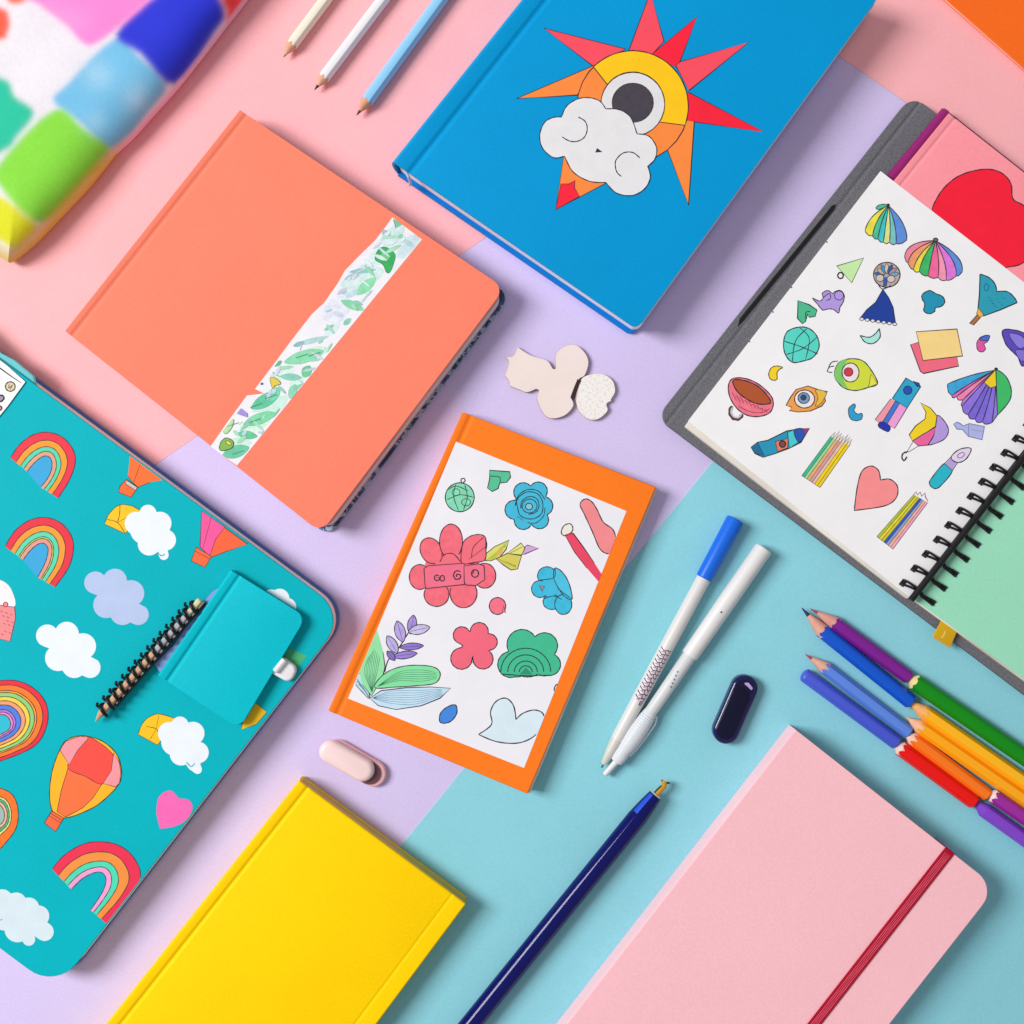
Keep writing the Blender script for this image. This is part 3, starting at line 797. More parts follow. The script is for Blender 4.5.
# ------------------------------------------------------------------ small orange notebook with a page of flower drawings
def flower_pad():
    h = 21
    quad = [(329.5, 711.5), (464, 412.5), (656, 487), (527.5, 794)]
    root, front = notebook('orange_flower_notebook', 'small orange notebook with a white sheet of flower drawings on its cover', quad, h, mat('#fd7d22', 'cover'), page_edge_mat('#ece6da', '#c2bcb0'), t=3, grooves=((8, 1.3, 4.5),), bulge=2.5, inset=(1, -2.2, 1), back=mat('#c9bfae', 'cover'), back_grow=2.4)
    PQ = [(348, 698.5), (456, 441.5), (626.5, 511), (524, 768)]
    pg = Art(h); pg.raw(PQ, '#edecf2', 'paper'); page = pg.build('drawing_sheet', root)
    z = pg.z; RED = '#f26e7e'
    def art(ox=256, oy=512): return Art(z, PQ).q(ox, oy)
    a = art(256, 256); a.ell((815, 965), 58, 58, 0, '#84d8b4', INK, .8, 'marker')
    a.line([(770, 935), (800, 920), (850, 940)], .6, INK); a.line([(765, 975), (815, 955), (870, 965)], .6, INK); a.line([(800, 912), (790, 960), (810, 1018)], .6, INK); a.line([(835, 915), (845, 965), (830, 1015)], .6, INK); a.ell((800, 945), 16, 14, 0, None, INK, .5); a.ell((840, 985), 18, 14, 0, None, INK, .5)
    a.line([(822, 908), (820, 893), (832, 890), (836, 900), (826, 908)], .8, INK); a.build('globe_drawing', page)
    a = art(256, 256); a.fill([(934, 857), (1015, 863), (1018, 885), (1003, 905), (975, 908), (968, 930), (945, 942), (926, 928), (935, 890)], '#55c296', False, INK, .8); a.line([(936, 880), (975, 885), (975, 908)], .6, INK); a.build('green_pot_drawing', page)
    # blue rose
    a = art(512, 256); a.cloud((70, 1000), [(45, 945, 38), (105, 940, 36), (125, 1000, 38), (110, 1055, 36), (45, 1058, 36), (10, 1015, 38), (70, 1000, 60)], '#41badb', INK)
    a.line([(12, 1000), (25, 960), (60, 935), (105, 940), (132, 975)], .7, INK); a.line([(35, 1010), (40, 980), (70, 962), (100, 972), (108, 1000), (95, 1025), (65, 1034)], .7, INK); a.line([(132, 1005), (126, 1040), (95, 1068), (60, 1066)], .6, INK); a.line([(20, 975), (55, 945), (100, 950), (122, 985), (118, 1030), (80, 1052), (35, 1040), (22, 1005)], .7, INK, True, True); a.ell((70, 1000), 30, 28, 0, None, INK, .7); a.ell((68, 1002), 14, 13, 0, '#8fc3cf', INK, .7); a.line([(45, 1058), (20, 1040)], .6, INK)
    a.build('blue_rose_drawing', page)
    a = art(512, 512); a.fill([(272, -30), (292, -52), (318, -42), (340, -10), (365, 40), (405, 72), (415, 120), (400, 160), (378, 166), (350, 145), (322, 80), (290, 10)], '#f28c90', True, INK, .8).build('pink_petal_drawing', page)
    a = art(512, 512); a.fill([(212, 92), (245, 86), (285, 140), (330, 205), (359, 250), (348, 281), (300, 225), (250, 160)], '#ea4564', False, INK, .8); a.fill([(197, 82), (208, 55), (232, 47), (243, 62), (238, 80), (212, 95)], '#efe8dc', True, INK, .8); a.line([(213, 92), (243, 84)], 1.4, '#b33a50', False); a.build('red_brush_drawing', page)
    # large red flower
    a = art(); a.ell((785, 232), 112, 100, 0, RED, None)
    for c, rx, ry, an in (((700, 155), 42, 54, -25), ((655, 260), 42, 50, 0), ((722, 330), 50, 48, 0), ((830, 325), 54, 58, 0), ((915, 255), 44, 50, 0), ((872, 150), 44, 62, 35), ((780, 118), 46, 70, 0)):
        a.ell(c, rx, ry, an, RED, INK, .75, 'marker')
    a.ell((785, 235), 75, 70, 0, RED, None)
    a.fill([(820, 188), (828, 125), (855, 98), (890, 90), (916, 100), (919, 140), (915, 192), (870, 202), (830, 208)], RED, True, INK, .7); a.line([(912, 100), (870, 140), (862, 185)], .6, INK); a.line([(918, 140), (850, 190)], .6, INK)
    a.line([(735, 200), (755, 170), (790, 168), (818, 200)], .7, INK)
    a.fill([(672, 226), (690, 215), (832, 205), (834, 290), (682, 306), (676, 290)], '#f0708a', False, INK, .75); a.fill([(832, 216), (890, 207), (912, 215), (915, 270), (880, 294), (840, 292), (833, 280)], '#f0708a', False, INK, .75)
    a.line([(732, 256), (722, 252), (714, 260), (718, 273), (732, 272), (734, 262)], .9, INK); a.ell((745, 265), 9, 11, 0, None, INK, .9); a.line([(720, 262), (745, 262)], .6, INK)
    a.line([(818, 238), (800, 236), (790, 252), (799, 269), (816, 265), (817, 252), (803, 250), (802, 260)], .95, INK); a.ell((876, 246), 14, 15, 0, None, INK, .9); a.line([(862, 240), (872, 232), (866, 248)], .7, INK)
    a.build('red_flower_drawing', page)
    a = art(); a.fill([(917, 195), (922, 165), (955, 138), (1012, 113), (1000, 150), (975, 180), (940, 195)], '#dcd86a', False, INK, .7); a.fill([(960, 188), (1005, 165), (1062, 175), (1046, 228), (1020, 232), (990, 212)], '#d8cc5c', False, INK, .7); a.line([(918, 196), (1000, 135)], .5, INK); a.line([(965, 188), (1040, 215)], .5, INK); a.fill([(1085, 132), (1130, 145), (1075, 168), (1062, 172), (1070, 145)], '#d3a9dc', False, INK, .7); a.fill([(1005, 165), (1060, 124), (1076, 145), (1062, 172)], '#e3e07a', False, INK, .7); a.line([(1015, 165), (1065, 140)], .5, INK); a.fill([(925, 190), (960, 160), (1005, 120), (960, 180)], '#b4c24a', True); a.fill([(975, 192), (1020, 205), (1040, 222), (1000, 205)], '#a9b23c', True); a.fill([(960, 165), (985, 150), (975, 172)], '#e8a86a', True)
    a.build('leaf_sprig_drawing', page)
    a = art(512, 512); a.ell((165, 310), 52, 55, 0, '#3fbcdf', None)
    for c, rx, ry, an in (((140, 255), 38, 36, 0), ((112, 308), 34, 34, 0), ((160, 360), 36, 30, 0), ((205, 370), 34, 40, 0)): a.ell(c, rx, ry, an, '#3fbcdf', INK, .7, 'marker')
    a.fill([(172, 224), (205, 245), (230, 292), (240, 348), (212, 338), (186, 305), (168, 268)], '#4cc2e4', True, INK, .7); a.ell((150, 300), 34, 38, 0, '#3fbcdf', None); a.line([(172, 222), (168, 262), (110, 272)], .6, INK); a.line([(168, 268), (190, 310), (240, 348)], .6, INK); a.line([(128, 348), (165, 336), (200, 350)], .6, INK); a.fill([(108, 294), (130, 298), (122, 316)], '#8d959c', False, INK, .6)
    a.build('blue_flower_drawing', page)
    a = art(); a.ell((966, 376), 33, 34, 0, '#f2748a', INK, .75, 'marker'); a.fill([(990, 375), (998, 402), (985, 402)], '#f2748a', False, INK, .6); a.build('pink_drop_drawing', page)
    a = art(); a.cloud((868, 545), [(823, 493, 34), (893, 478, 36), (932, 520, 33), (908, 588, 40), (822, 586, 43), (866, 537, 38), (845, 512, 30), (884, 505, 30), (905, 530, 28), (840, 565, 30), (892, 562, 30)], '#f2687e', INK); a.line([(868, 575), (868, 605)], .7, INK); a.build('pink_flower_drawing', page)
    a = art(512, 512); a.cloud((62, 590), [(40, 530, 60), (130, 535, 52), (150, 610, 44), (-5, 610, 52), (62, 580, 80), (20, 620, 40), (130, 620, 36)], '#40bd92', INK)
    for r in (100, 72, 46, 26): a.line([(55 + r * math.cos(t) * 1.0, 640 + r * math.sin(t) * .95) for t in [PI + PI * i / 12 for i in range(13)]], .75, INK)
    a.line([(-45, 648), (60, 655), (150, 653)], .75, INK); a.fill([(30, 650), (55, 622), (82, 650)], '#2f8f76', False); a.build('green_rose_drawing', page)
    a = art(512, 512); a.ell((178, 704), 8, 16, 20, '#e8e4ea', INK, .9).build('curl_drawing', page)
    a = art()
    a.line([(515, 640), (530, 590), (570, 545), (605, 490), (630, 455)], .8, INK)
    for c, l, w_, an, cc in (((576, 478), 44, 21, 75, '#b6a4e0'), ((624, 450), 38, 18, 100, '#a68fda'), ((652, 470), 44, 19, -12, '#cdc2ec'), ((622, 538), 48, 14, -4, '#9378d2'), ((595, 572), 50, 15, -8, '#9a82d6'), ((545, 530), 40, 19, 60, '#bcb0e4'), ((540, 575), 24, 12, 50, '#8a72ca')): a.leaf(c, l, w_, an, cc, INK, .65, True)
    a.build('lavender_sprig_drawing', page)
    a = art()
    a.fill([(455, 745), (425, 720), (395, 680), (408, 640), (440, 690)], '#bfe0ea', True, INK, .6); a.fill([(462, 735), (425, 690), (412, 630), (440, 545), (483, 468), (508, 560), (516, 620), (505, 665)], '#95e2a8', False, INK, .7)
    for dx in (-14, -7, 0, 7, 14, 21, 28, 35, 42): a.line([(464, 722), (446 + dx * .9, 640), (462 + dx * .8, 545 + abs(dx - 14) * 1.2)], .32, '#2f7a5c')
    a.fill([(475, 702), (510, 650), (575, 620), (650, 613), (715, 622), (737, 650), (715, 685), (640, 695), (560, 700)], '#86e0a2', True, INK, .7)
    for y in (632, 641, 650, 659, 668, 677): a.line([(485, 698), (570, y * .75 + 167), (660, y), (722, y * .5 + 327)], .32, '#2f7a5c')
    a.fill([(455, 745), (500, 715), (600, 703), (700, 700), (778, 705), (735, 745), (660, 775), (560, 790), (490, 775)], '#c3e1f2', False, INK, .7)
    for y in (714, 723, 732, 741, 750, 759, 768): a.line([(465, 744), (540, y * .9 + 74), (640, y), (745, y * .45 + 388)], .32, '#5a7fa0')
    for i in range(4): a.line([(455, 745), (430 - i * 9, 710 - i * 14), (412 - i * 5, 650 - i * 4 + 40)], .45, '#5a8aa0')
    a.build('long_leaves_drawing', page)
    a = art(); a.fill([(735, 838), (738, 805), (765, 780), (798, 772), (803, 805), (782, 835), (755, 845)], '#3f86dd', True, INK, .8).build('blue_drop_drawing', page)
    a = art(); a.fill(cm([(890, 890), (942, 850), (938, 800), (960, 758), (1000, 745), (1030, 775), (1040, 830)], False) + cm([(1040, 830), (1068, 805), (1115, 792), (1150, 810), (1145, 860), (1100, 905), (1040, 925), (960, 918), (890, 890)], False)[1:-1], '#d8ebf5', False, INK, .9).build('pale_heart_drawing', page)
flower_pad()
# ------------------------------------------------------------------ grey case with the spiral sketchbook
def sketchbook():
    root = thing('spiral_sketchbook', 'open spiral sketchbook in a grey felt case, its page full of small drawings', 'sketchbook', (880, 420))
    G = mat('#6d6d73', 'felt')
    CQ = [W(p, 9) for p in [(657, 417.5), (912, 95), (1342, 420), (1087, 742)]]
    mb = MB(); slab(mb, CQ, 9, 8, G, 0, 15, ((11, 1.0, 3),)); mb.build('felt_case', root, bevel=2.2, seg=3)
    mb = MB(); prism(mb, [W(p, 9.4) for p in [(737.5, 327), (740, 318), (832, 205.5), (836, 204), (834.5, 209), (743.5, 321)]], 8.0, 9.4, mat('#17161a', 'plastic'), .3); mb.build('closure_slot', root)
    stack = [W(p, 17) for p in [(685, 426.5), (873, 182), (1096, 356), (907.5, 599)]]
    mb = MB(); prism(mb, rounded(stack, [2, 2, 1, 1]), 9.1, 17.4, page_edge_mat('#f6f1e8', '#d9d0c4'), .3, page_edge_mat('#f6f1e8', '#cfc5b6')); mb.build('page_stack', root)
    zt = 19.0
    PQ = [(688, 421), (880.5, 171), (1105, 345), (909, 597)]
    # the top page, its corner lifting slightly
    mb = MB(); prism(mb, [W(p, zt) for p in PQ], zt - .5, zt, mat('#f3f2f4', 'paper')); page = mb.build('top_page', root)
    def art(ox=768, oy=256): return Art(zt, PQ).q(ox, oy)
    for x, y in ((749.5, 341.5), (773, 312), (791.5, 287.5), (827, 242)):
        a = art(); a.o = (0, 0); a.k = 1; a.ell((x, y), .9, .7, 0, '#4a4a50', None); a.build('ink_speck', page)
    CY, BL, YE, PKc, GR, LV = '#3fc6d0', '#6090dc', '#e9e04a', '#f28aa8', '#3fb868', '#b49ae2'
    a = art(768, 0); a.fan((482, 822), [(388, 925), (418, 943), (440, 955), (462, 968), (486, 968), (512, 975), (555, 960)], [YE, '#4fc39a', CY, '#dfe68a', '#7cc6c4', BL], .45); a.fill([(432, 830), (450, 818), (480, 820), (445, 838)], '#49c0a4', True, INK, .6); a.ell((481, 820), 6, 6, 0, INK, None)
    a.build('umbrella_drawing', page, 'striped umbrella in yellow, teal and blue')
    a = art(); a.fan((670, -62), [(546, 0), (560, 28), (582, 55), (605, 62), (640, 80), (680, 86), (712, 97), (752, 80), (777, 62)], ['#f08aa0', '#f0a070', YE, GR, '#f26aa0', '#f49ab8', '#e07ad8', BL], .5); a.ell((670, -65), 9, 7, 0, '#6a6a72', INK, .7)
    a.build('umbrella_drawing', page, 'open striped umbrella in pink, green and lilac')
    a = art(); a.fill([(275, 40), (382, 8), (335, 107)], '#c8efab', False, INK, .85); a.ell((290, 78), 11, 12, 0, None, INK, 1.1); a.build('triangle_drawing', page)
    a = art(); a.fill([(178, 168), (205, 180), (220, 168), (218, 148), (240, 138), (258, 150), (268, 142), (290, 138), (305, 158), (300, 185), (288, 205), (282, 228), (262, 214), (240, 212), (218, 216), (200, 195)], LV, True, INK, .7); a.ell((284, 158), 18, 18, 0, None, INK, .6); a.line([(222, 165), (245, 150), (250, 170), (232, 178)], .6, INK); a.build('purple_snail_drawing', page)
    a = art(); a.fill([(120, 178), (165, 195), (196, 216), (188, 242), (165, 245), (158, 232), (150, 262), (138, 271), (118, 250)], '#4dbb8e', False, INK, .8); a.line([(150, 250), (152, 225), (170, 222)], .6, INK); a.build('green_leaf_drawing', page)
    a = art(); a.fill([(460, 132), (482, 165), (500, 205), (510, 268), (470, 268), (430, 262), (366, 250), (395, 215), (430, 185)], '#1c3f9c', False, INK, .7)
    for i in range(7): a.ell((375 + i * 22, 252 + i * 3.4), 8, 6, 0, '#e6e6ea', INK, .5)
    a.ell((475, 75), 53, 50, 0, '#b8a9a8', INK, .8, 'marker')
    for i, cc in enumerate(('#3a6ab0', '#c9b49a', '#4f8fc0', '#d8c8b8', '#2f5f9a', '#b78f9a', '#6fa8c4')): t = PI + PI * (i + .5) / 7; a.leaf((475 + 30 * math.cos(t), 80 + 30 * math.sin(t)), 20, 8, math.degrees(t), cc, INK, .4)
    a.ell((448, 88), 16, 14, 0, '#d6c4bc', INK, .5); a.ell((492, 92), 16, 14, 0, '#d9c7c0', INK, .5); a.fill([(462, 85), (478, 85), (474, 118), (462, 122)], '#2f5fa8', False, INK, .4); a.line([(440, 112), (458, 132), (492, 118)], .7, INK)
    a.build('blue_tassel_drawing', page)
    a = art(); a.fill([(619, 152), (646, 138), (670, 150), (698, 162), (707, 184), (692, 202), (670, 207), (666, 222), (644, 231), (623, 219), (627, 192), (616, 170)], '#1f95b8', True, INK, .8).build('teal_heart_drawing', page)
    a = art(); a.fill(cm([(848, 72), (884, 86), (908, 112), (915, 142)], False) + cm([(915, 142), (955, 142), (982, 162), (997, 186)], False) + [(930, 215), (862, 240), (838, 232), (846, 150)], '#2ba0b8', False, INK, .85); a.ell((874, 125), 9, 14, 0, None, '#1a6f90', .7)
    for i in range(9): a.line([(880 + (i * 17) % 60, 165 + (i * 23) % 40), (890 + (i * 17) % 60, 170 + (i * 23) % 40)], .6, '#1a6f90', False)
    a.fill([(842, 208), (864, 236), (846, 246), (834, 230)], '#e9b84a', False, INK, .6); a.fill([(836, 236), (850, 246), (822, 276), (806, 270)], '#b5703a', False, INK, .6); a.build('leaf_fan_drawing', page)
    a = art(); a.fill([(62, 350), (75, 305), (115, 286), (160, 288), (195, 320), (204, 365), (180, 405), (140, 420), (98, 425), (70, 395)], '#57d9c8', True, INK, .85); a.line([(62, 340), (130, 362), (200, 392)], .7, INK); a.line([(160, 286), (110, 340), (97, 425)], .7, INK); a.line([(70, 395), (140, 370), (195, 325)], .6, INK); a.line([(125, 285), (165, 330), (150, 415)], .6, INK); a.build('teal_globe_drawing', page)
    a = art(); a.fill(cm([(368, 318), (405, 325), (430, 310), (445, 290)], False) + cm([(445, 290), (448, 325), (420, 350), (388, 344), (368, 318)], False)[1:-1], '#aaeadf', False, INK, .8).build('mint_crescent_drawing', page)
    a = art(); a.fill([(570, 354), (606, 344), (640, 400), (755, 402), (763, 440), (622, 470), (610, 462)], '#f26d84', False, INK, .8); a.fill([(593, 303), (756, 292), (778, 400), (620, 418)], '#f9d98c', False, INK, .85); a.build('note_papers_drawing', page)
    a = art(); a.fill([(886, 318), (855, 322), (836, 345), (838, 375), (856, 384), (870, 372), (864, 352), (878, 342)], '#e458a4', True, INK, .6); a.fill([(886, 318), (858, 322), (848, 336), (878, 338)], '#4a6ad0', True, INK, .5); a.build('two_tone_comma_drawing', page)
    a = art(); a.fill([(938, 298), (985, 296), (1030, 312), (1060, 350), (1045, 420), (1016, 440), (1000, 405), (975, 380), (950, 350)], '#5d4cba', True, INK, .8); a.fill([(965, 310), (1010, 318), (1040, 350), (1010, 370), (985, 350)], '#8f7ee0', True, '#3a2f8a', .6); a.fill([(990, 378), (1030, 380), (1035, 410), (1012, 420)], '#8574d8', True, '#3a2f8a', .5); a.build('purple_wing_drawing', page)
    a = art(); a.fill([(266, 470), (282, 428), (330, 411), (380, 420), (415, 460), (438, 510), (400, 526), (350, 538), (305, 528), (276, 500)], '#d3e03e', True, INK, .8); a.fill([(266, 470), (282, 428), (318, 414), (300, 450), (300, 490), (318, 530), (276, 500)], '#7fce6a', True); a.ell((330, 466), 34, 38, 0, '#f0e4e6', INK, .8); a.ell((322, 464), 18, 17, 0, '#d8384c', INK, .6); a.fill([(412, 472), (438, 510), (402, 525)], '#e6e44e', False, INK, .7); a.line([(265, 440), (245, 445), (238, 462), (258, 466)], .7, INK); a.line([(280, 420), (255, 425), (242, 445)], .7, INK); a.build('green_fish_eye_drawing', page)
    a = art(); a.fill([(3, 470), (14, 447), (36, 440), (58, 446), (45, 454), (36, 468), (36, 492), (22, 497), (8, 490)], '#f6d322', True, INK, .7).build('yellow_crescent_drawing', page)
    a = art(); a.fill([(72, 597), (90, 565), (112, 534), (160, 520), (210, 538), (238, 542), (225, 560), (230, 580), (215, 600), (170, 620), (120, 624), (85, 618), (95, 605)], '#f2a24c', False, INK, .75); a.fill([(190, 535), (232, 545), (222, 575), (205, 595), (190, 600), (200, 565)], '#e6c04a', True, '#8a5a20', .6); a.ell((146, 572), 40, 36, 0, '#ece8ea', INK, .8); a.ell((143, 568), 23, 22, 0, '#7d9cc0', INK, .7); a.ell((142, 566), 11, 11, 0, '#2f4a70', INK, .5); a.build('orange_eye_drawing', page)
    a = art(512, 256); a.line([(880, 600), (872, 625), (885, 648), (908, 650), (922, 632)], 3.0, '#5a4248'); a.line([(882, 605), (876, 625), (888, 643), (908, 645), (918, 630)], 1.2, '#cfc8c8')
    a.fill([(880, 492), (930, 489), (985, 512), (1030, 552), (1045, 585), (1035, 622), (1000, 640), (950, 640), (905, 615), (874, 570), (865, 525)], '#ee7a8c', True, INK, .85, 'marker'); a.fill([(884, 498), (930, 498), (985, 522), (1022, 560), (1034, 588), (985, 592), (935, 570), (898, 538)], '#b2542c', True, INK, .9)
    for i in range(9): a.line([(880 + i * 16, 545 + i * 9 + (i % 2) * 4), (888 + i * 16, 560 + i * 7), (898 + i * 15, 578 + i * 6)], .6, '#a8384e')
    a.line([(905, 600), (950, 622), (1000, 626), (1030, 610)], .6, '#a8384e'); a.build('teacup_drawing', page)
    a = art(); a.fill([(-68, 765), (-42, 745), (0, 737), (75, 700), (120, 692), (166, 689), (132, 745), (82, 770), (30, 790), (-20, 805), (-52, 790)], '#2596ba', False, INK, .8); a.fill([(78, 706), (104, 696), (122, 745), (85, 768)], '#48cfd4', False, INK, .6); a.fill([(104, 696), (145, 692), (150, 715), (122, 745)], '#2655b4', True, INK, .6); a.fill([(140, 690), (166, 689), (150, 716)], '#a03c80', False, INK, .6); a.fill([(30, 742), (80, 730), (78, 768), (38, 782)], '#ef7a5a', False, INK, .6); a.ell((58, 752), 12, 13, 0, '#7a4a50', INK, 1.0); a.fill([(-68, 765), (-42, 745), (-15, 800), (-52, 790)], '#1c6f9a', False, INK, .5); a.build('rocket_drawing', page)
    a = art(); a.stripes((135, 878), (207, 926), (250, 722), (325, 758), ['#42bd8a', '#9fd6a0', '#f0b070', '#d8a0a0', '#e6c2b0', '#f3d624', '#f0cf1e'], tips=34); a.build('pencil_bundle_drawing', page, 'bundle of green and yellow pencils')
    a = art(); a.fill(cm([(345, 1018), (356, 930), (375, 862), (412, 840), (442, 858), (450, 896)], False) + cm([(450, 896), (488, 893), (518, 922), (512, 968), (465, 1000), (345, 1018)], False)[1:-1], '#fb9292', False, INK, .8).build('salmon_heart_drawing', page)
    a = art(860, 400); a.k = 1 / 6.24; a.stripes((105, 852), (205, 930), (335, 590), (422, 640), ['#b6c23a', '#e6dc3c', '#d8ca30', '#2f62b4', '#8fa0d8', '#f3b890', '#f4a8c8'], tips=0); a.line([(335, 590), (350, 572), (358, 592), (375, 575), (384, 600), (405, 580), (408, 605), (424, 632)], .7, '#8a5a60', False); a.build('pencil_bundle_drawing', page, 'bundle of lime, blue and pink pencils')
    a = art(); a.fill([(490, 572), (512, 582), (458, 678), (428, 655)], '#f29cac', False, INK, .6); a.fill([(524, 588), (556, 608), (506, 690), (474, 674)], '#f0a2da', False, INK, .6); a.fill([(510, 580), (526, 590), (474, 676), (456, 668)], '#3f7ad8', False, INK, .5); a.fill([(552, 488), (611, 522), (556, 608), (497, 570)], '#2caad2', False, INK, .8); a.ell((559, 537), 17, 17, 0, '#2154b4', INK, .6); a.fill([(580, 500), (604, 508), (610, 525), (596, 522)], '#1f4a90', False, INK, .5); a.fill([(444, 668), (460, 664), (488, 682), (482, 702), (462, 696), (442, 682)], '#2236b0', True, INK, .6); a.build('pocket_knife_drawing', page)
    a = art(); a.fill([(322, 612), (342, 592), (350, 600), (344, 618), (358, 632), (376, 630), (374, 652), (350, 659), (328, 648)], '#2ba0d2', True, INK, .6).build('blue_comma_drawing', page)
    a = art(); a.fill([(675, 640), (705, 660), (722, 698), (702, 735), (640, 756), (662, 720)], '#b99ce2', True, INK, .7); a.fill([(610, 587), (650, 608), (676, 640), (670, 682), (625, 712), (578, 740), (565, 715), (590, 680), (628, 652), (632, 625)], '#f4d526', False, INK, .75); a.fill([(578, 740), (622, 712), (670, 685), (662, 720), (640, 756), (602, 760)], '#ee68a2', False, INK, .7); a.line([(580, 742), (552, 790)], .6, INK); a.line([(602, 760), (560, 785)], .6, INK); a.line([(560, 782), (540, 790), (536, 808), (545, 818), (556, 802)], 1.1, INK); a.build('swirl_balloon_drawing', page)
    a = art(); a.fan((910, 456), [(718, 512), (735, 558), (755, 562), (780, 575), (776, 600), (800, 635), (828, 652), (858, 664), (895, 667), (918, 635)], ['#3fa8dc', '#e06ac0', '#f08ab0', '#c87ae0', '#8f78e0', '#7c68d8', '#7f6cdc', '#8a74e0', '#9a84e6'], .12); a.fill(cm([(912, 452), (950, 480), (972, 530), (965, 580), (918, 636)], False) + [(914, 540)], '#3fc06a', False, INK, .7); a.fill([(910, 456), (865, 505), (890, 528), (914, 520)], '#f2d026', False, INK, .6); a.ell((912, 452), 7, 6, 0, INK, None); a.build('umbrella_drawing', page, 'closed-looking umbrella with purple panels')
    a = art(); a.fill([(742, 672), (756, 664), (772, 672), (780, 680), (805, 670), (866, 682), (856, 735), (802, 722), (778, 694), (756, 692)], '#b3b9ea', False, '#5f66a8', .7); a.line([(803, 672), (802, 722)], .6, '#5f66a8', False); a.line([(815, 695), (858, 702)], .5, '#5f66a8', False); a.build('paint_tube_drawing', page)
    a = art(); a.fill([(706, 830), (738, 858), (690, 920), (665, 930), (646, 912), (655, 888)], '#29b9cb', True, INK, .75); a.fill([(706, 830), (730, 805), (760, 825), (738, 858)], '#bda3dc', False, INK, .6); a.fill([(732, 806), (765, 774), (812, 770), (792, 812), (758, 826)], '#e6d8ee', True, INK, .8); a.ell((772, 797), 15, 9, -30, None, '#8a6aa8', .7); a.build('paint_brush_drawing', page)
    # mint divider half
    MQ = [(914, 599.5), (1110, 350), (1390, 552), (1194, 801)]
    mb = MB(); prism(mb, [W(p, 16) for p in [(913.5, 600.5), (1109, 353), (1390, 558), (1193, 804)]], 9.1, 15.6, page_edge_mat('#e6dccb', '#7d776e'), .2); mb.build('page_stack', root)
    mb = MB(); prism(mb, [W(p, 16.6) for p in MQ], 15.8, 16.6, mat('#97dabb', 'sheet'), .2); mb.build('mint_divider', root)
    # gold tab
    mb = MB(); prism(mb, rounded([W(p, 15) for p in [(932.5, 637), (942, 619.5), (958, 629.5), (950, 648)]], 1.5), 13.6, 15.2, mat('#d3a512', 'plastic'), .5); tab = mb.build('gold_tab', root)
    a = Art(15.2); a.o = (860, 540); a.k = 1 / 6.24
    # faint vertical lettering on the tab
    def tl(x, y):  # x along the word (upwards), y across
        return (508 + x * .42 + y * .9, 606 - x * .92 + y * .38)
    for P in ([(0, 0), (0, 12)], [(0, 0), (8, 0)], [(0, 5), (6, 5)], [(12, 4), (12, 12)], [(16, 12), (16, 4), (20, 6), (22, 12)], [(26, 8), (30, 4), (33, 8), (30, 12), (26, 8)], [(38, 12), (38, 5), (43, 4)]):
        a.line([tl(x, y) for x, y in P], .55, '#f4e6a8', False)
    a.build('tab_lettering', tab)
    # wire binding
    BK = mat('#16161a', 'plastic')
    mb = MB(); tube(mb, [wp((911, 600), 24.5), wp((1010, 474.8), 25), wp((1108, 351), 24.5)], 3.3, BK, 12); mb.build('binding_rod', root)
    ax = Vector((.6136, -.7896))
    for k in range(15):
        L_ = Vector((901.2, 582.2)) + Vector((11.25, -14.45)) * k; R_ = L_ + Vector((33.5, 21.5))
        loop = []
        n = 14
        for sgn in (1, -1):
            half = []
            for i in range(n + 1):
                f = PI * i / n; t = (1 - math.cos(f)) / 2
                sp = 2.7 - 1.5 * math.sin(PI * t) - .6 * t
                p = L_ + (R_ - L_) * t + ax * sp * sgn
                p = p + Vector((-.3, 1.0)) * (2.2 * math.sin(f) * (-1 if t < .5 else .2))
                half.append((*W(p, 19), 18.4 + 4.5 * math.sin(f) - 2.0 * t))
            loop += half if sgn == 1 else half[::-1]
        mb = MB(); tube(mb, loop, 1.2, BK, 8, True); mb.build('wire_ring', root, angle=60)
        mb = MB(); hole = L_ + Vector((1.2, .8)); o = [W(hole + ax * a_ + Vector((.84, .54)) * b_, 19.2) for a_, b_ in ((-3.2, -2.2), (-3.2, 3.2), (3.2, 3.2), (3.2, -2.2))]
        mb.face([(x, y, 19.25) for x, y in (o if area2(o) > 0 else o[::-1])], mat('#2a292e', 'ink')); mb.build('punched_hole', page, recalc=False)
        mb = MB(); hole = R_ - Vector((3.2, 2.1)); o = [W(hole + ax * a_ + Vector((.84, .54)) * b_, 16.8) for a_, b_ in ((-2.6, -3), (-2.6, 3), (2.6, 3), (2.6, -3))]
        mb.face([(x, y, 16.85) for x, y in (o if area2(o) > 0 else o[::-1])], mat('#2a292e', 'ink')); mb.build('punched_hole', root, recalc=False)
sketchbook()

def heart_book():
    h = 18.3
    quad = [(893, 182), (949, 113), (1099, 231.5), (1043, 300.5)]
    root, front = notebook('heart_notebook', 'pink notebook with a red heart and magenta spine, tucked behind the sketchbook page', quad, h, mat('#fb98a2', 'cover'), page_edge_mat('#efe0e2', '#b99aa8'), t=2, grooves=((8, .9, 3),), inset=(1, 2, 2), back=mat('#5a1c4c', 'cover'), back_grow=2.5, back_side=4.2, z0=9.4)
    mb = MB(); A, B = wp((890.5, 179), 12.5), wp((946, 111.5), 12.5); L = math.dist(A, B)
    lathe(mb, A, B, [(0, 4.6), (.8, 5.3), (L - .8, 5.3), (L, 4.6)], mat('#94206f', 'plastic'), 20); mb.build('spine', root)
    a = Art(h, inset_px(quad, .6))
    a.fill([(932, 210), (936, 200), (944, 188), (957, 177), (973, 171), (990, 169.3), (1003, 174), (1011, 184), (1013, 199), (1024, 206), (1034, 222), (1036, 244), (1024, 262), (1008, 267), (985, 268), (950, 258), (928, 232)], '#f91a38', True, INK, .9)
    a.build('heart_print', root)
heart_book()

